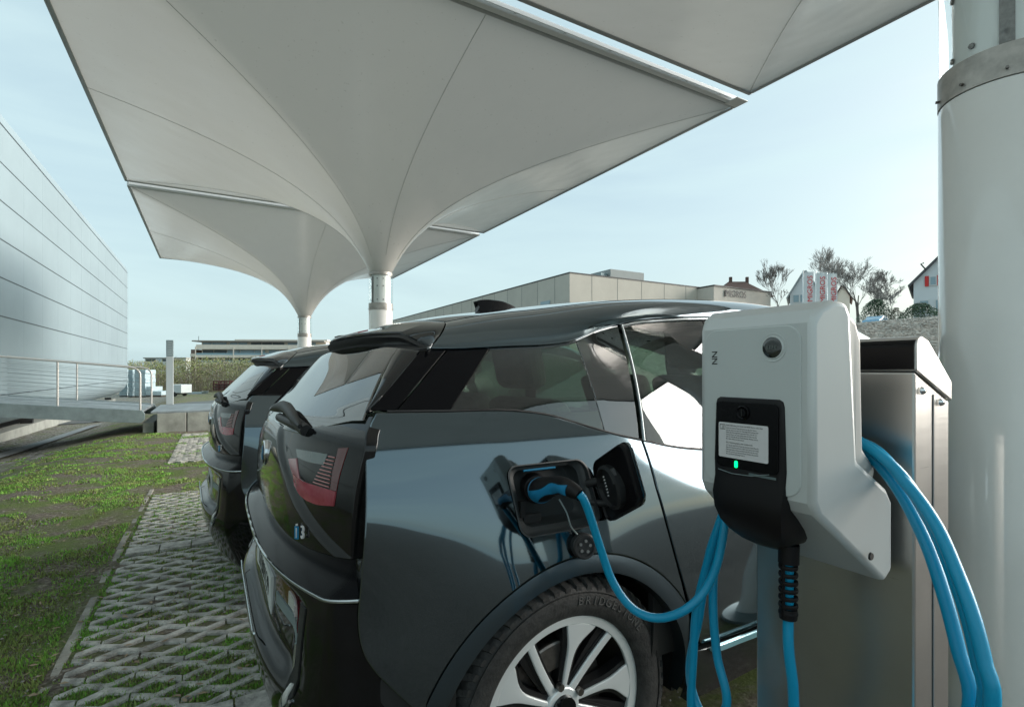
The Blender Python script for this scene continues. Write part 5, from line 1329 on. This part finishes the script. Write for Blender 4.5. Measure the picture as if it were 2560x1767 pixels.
# round window and letters
MB().lathe([(.0,-.0045),(.0200,-.0045),(.0215,-.0028),(.0240,-.0036),(.0255,-.0036),(.0262,-.0020),(.0262,-.001),(0,-.001)],40,(0,-.045,.305),'x').build('meter_window_rim', M['housingf'], ch, smooth=35)
MB().lathe([(0,-.0075),(.010,-.007),(.0175,-.0055),(.0192,-.0040),(0,-.0040)],36,(0,-.045,.305),'x').build('meter_window', M['lens'], ch, smooth=60)
mb=MB()
for k in range(4): mb.box(-.0082,-.0072,-.0545+k*.005,-.0515+k*.005,.302,.3085)
mb.build('meter_digits', mat('digits',(.10,.115,.11),.4), ch)
text_mesh('NN', .0185, 'model_letters', M['ink'], ch, frame((-.0032,.079,.289),(0,0,-1),(0,-1,0)), .0002, space=.9)
MB().lathe([(0,-.003),(.006,-.003),(.007,0)],14,(.115,-.1475,-.055),'y').build('cover_screw', M['ink'], ch)

# ------------------------------------------------------------------ charging cable with plug, coiled over the charger
cb = thing('charging_cable', 'bright blue charging cable looped over the charger and plugged into the near car', 'cable', (.95,.60,.90))
O=Vector(cb.location)
def W(*p): return tuple(Vector(p)-O)
def ray_at(px,py,X=None,Y=None):
    a=(px-1280)/1309; b=(925-py)/1309; r=(.5+.8660254*a,.8660254-.5*a,b); t_=X/r[0] if X is not None else Y/r[1]
    return (r[0]*t_, r[1]*t_, 1.265+r[2]*t_)
RC=.0096
# strain relief spring under the cover
gx,gy=.950,.598
sr=MB().tube([W(.952,gy,.935),W(.951,gy,.900)],.0185,20)
k=0; z=.893
while z>.806: sr.lathe([(.012,-.0035),(.0165,-.0035),(.0175,0),(.0165,.0035),(.012,.0035)],24,W(.950,gy,z),'z',closed=True); z-=.0145
sr.lathe([(.010,-.011),(.0155,-.011),(.0165,0),(.0155,.008),(.010,.008)],24,W(.950,gy,.806),'z',closed=True)
for a in (0,math.pi): sr.tube([W(.950+.0145*math.cos(a),gy+.0145*math.sin(a),.905),W(.950+.0145*math.cos(a),gy+.0145*math.sin(a),.80)],.003,6)
sr.build('strain_relief', M['cblack'], cb, smooth=40)
loopA=[(.951,gy,.91),(.950,gy,.80),(.945,.594,.74),(.95,.588,.66),(.962,.60,.56),(.98,.66,.44),(.99,.74,.36),(.985,.84,.40)]
A_up=[ray_at(1728,1767,X=.975),ray_at(1733,1640,X=.975),ray_at(1740,1530,X=.978),ray_at(1765,1420,X=.985),ray_at(1795,1320,X=.99),(1.0,.775,.96),(1.015,.74,1.06),(1.03,.66,1.135),(1.035,.56,1.150)]
R1=[ray_at(2165,1114,X=1.030),ray_at(2250,1185,X=1.00),ray_at(2325,1300,X=.965),ray_at(2378,1420,X=.94),ray_at(2420,1540,X=.92),ray_at(2448,1660,X=.91),ray_at(2462,1767,X=.905),(.91,.33,.62),(.93,.42,.44),(.96,.58,.33),(.985,.76,.34)]
B_up=[ray_at(1815,1767,X=.995),ray_at(1793,1640,X=.995),ray_at(1783,1530,X=.995),ray_at(1785,1430,X=1.0),ray_at(1802,1330,X=1.005),(1.015,.762,.99),(1.028,.72,1.08),(1.038,.63,1.125),(1.042,.54,1.135)]
R2=[ray_at(2160,1122,X=1.045),ray_at(2240,1215,X=1.02),ray_at(2310,1345,X=.985),ray_at(2358,1480,X=.96),ray_at(2395,1620,X=.945),ray_at(2425,1767,X=.935),(.94,.36,.66),(.95,.44,.50),(.97,.58,.40),(.99,.74,.40)]
P_out=[ray_at(1812,1290,X=.992),ray_at(1795,1400,X=.972),ray_at(1765,1470,X=.95),ray_at(1725,1515,Y=.80),ray_at(1675,1540,Y=.83),ray_at(1625,1542,Y=.865),ray_at(1575,1515,Y=.895),ray_at(1530,1450,Y=.92),ray_at(1498,1360,Y=.93),ray_at(1474,1285,Y=.93),ray_at(1457,1243,Y=.93),ray_at(1448,1234,Y=.935)]
path1=loopA+A_up+R1+[(.998,.86,.40)]+B_up
path2=R2[::-1]
full=path1+R2+[(.985,.86,.52),(.985,.835,.70),(.99,.81,.85)]+P_out
pts=crom([W(*p_) for p_ in full], 460)
MB().tube(pts, RC, 14).build('cable', M['cable'], cb, smooth=60)
# extra coil turn on the right
R3=[ray_at(2165,1110,X=1.05),ray_at(2262,1205,X=.99),ray_at(2338,1310,X=.955),ray_at(2392,1430,X=.93),ray_at(2432,1540,X=.905),ray_at(2462,1660,X=.89),ray_at(2480,1767,X=.885),(.90,.30,.60),(.93,.40,.40),(.96,.56,.30)]
MB().tube(crom([W(1.03,.62,1.14)]+[W(*p_) for p_ in R3]+[W(.98,.72,.31),W(.985,.80,.36)],120), RC, 12).build('cable_turn', M['cable'], cb, smooth=60)
# plug
cend=Vector(ray_at(1450,1237,Y=.935)); sock=Vector((.13+.602,1.98-.862,.958)); ringc=Vector(ray_at(1353,1224,Y=1.085))
mid1=Vector(ray_at(1395,1212,Y=1.02)); mid2=Vector(ray_at(1425,1222,Y=.965))
axp=crom([tuple(Vector(v_)-O) for v_ in (sock,ringc,mid1,mid2,cend)],16)
pg=MB().tube(axp,[.028,.029,.030,.0305,.030,.028,.0255,.0235,.0220,.0215,.0210,.0205,.020,.0185,.0165,.0135],20).build('plug', M['cblack'], cb, smooth=50)
vdir=(Vector((0,0,1.265))+0*O); 
# blue grip: ring around the front and a tongue along the side facing out
d0=(Vector(axp[3])-Vector(axp[1])).normalized()
rr=MB().tube([Vector(axp[1])+d0*.000,Vector(axp[1])+d0*.016,Vector(axp[2])+d0*.012],[.0305,.0325,.0315],28); rr.build('grip_ring', M['plugblue'], pg, smooth=50)
camp=Vector((0,0,1.265))-O
A=[]
wds=[.021,.020,.014,.010,.009,.011,.014,.014,.012,.010,.011,.014]
for i in range(2,14):
    q=Vector(axp[i]); tdir=(Vector(axp[min(i+1,15)])-Vector(axp[i-1])).normalized(); side=Vector((-.72,-.69,-.10)); side=(side-tdir*side.dot(tdir)).normalized(); upv=tdir.cross(side).normalized()
    rad=[.028,.029,.030,.0305,.030,.028,.0255,.0235,.0220,.0215,.0210,.0205,.020,.0185,.0165,.0135][i]+.0016
    w_=wds[i-2]/rad; A.append([tuple(q+(side*math.cos(t_)+upv*math.sin(t_))*rad) for t_ in np.linspace(-w_,w_,7)])
B=[[tuple(Vector(b)*1.0+ (Vector(axp[i+2])-Vector(b)).normalized()*.004) for b in r_] for i,r_ in enumerate(A)]
MB().slab(A,B).build('grip_inlay', M['plugblue'], pg, smooth=60)
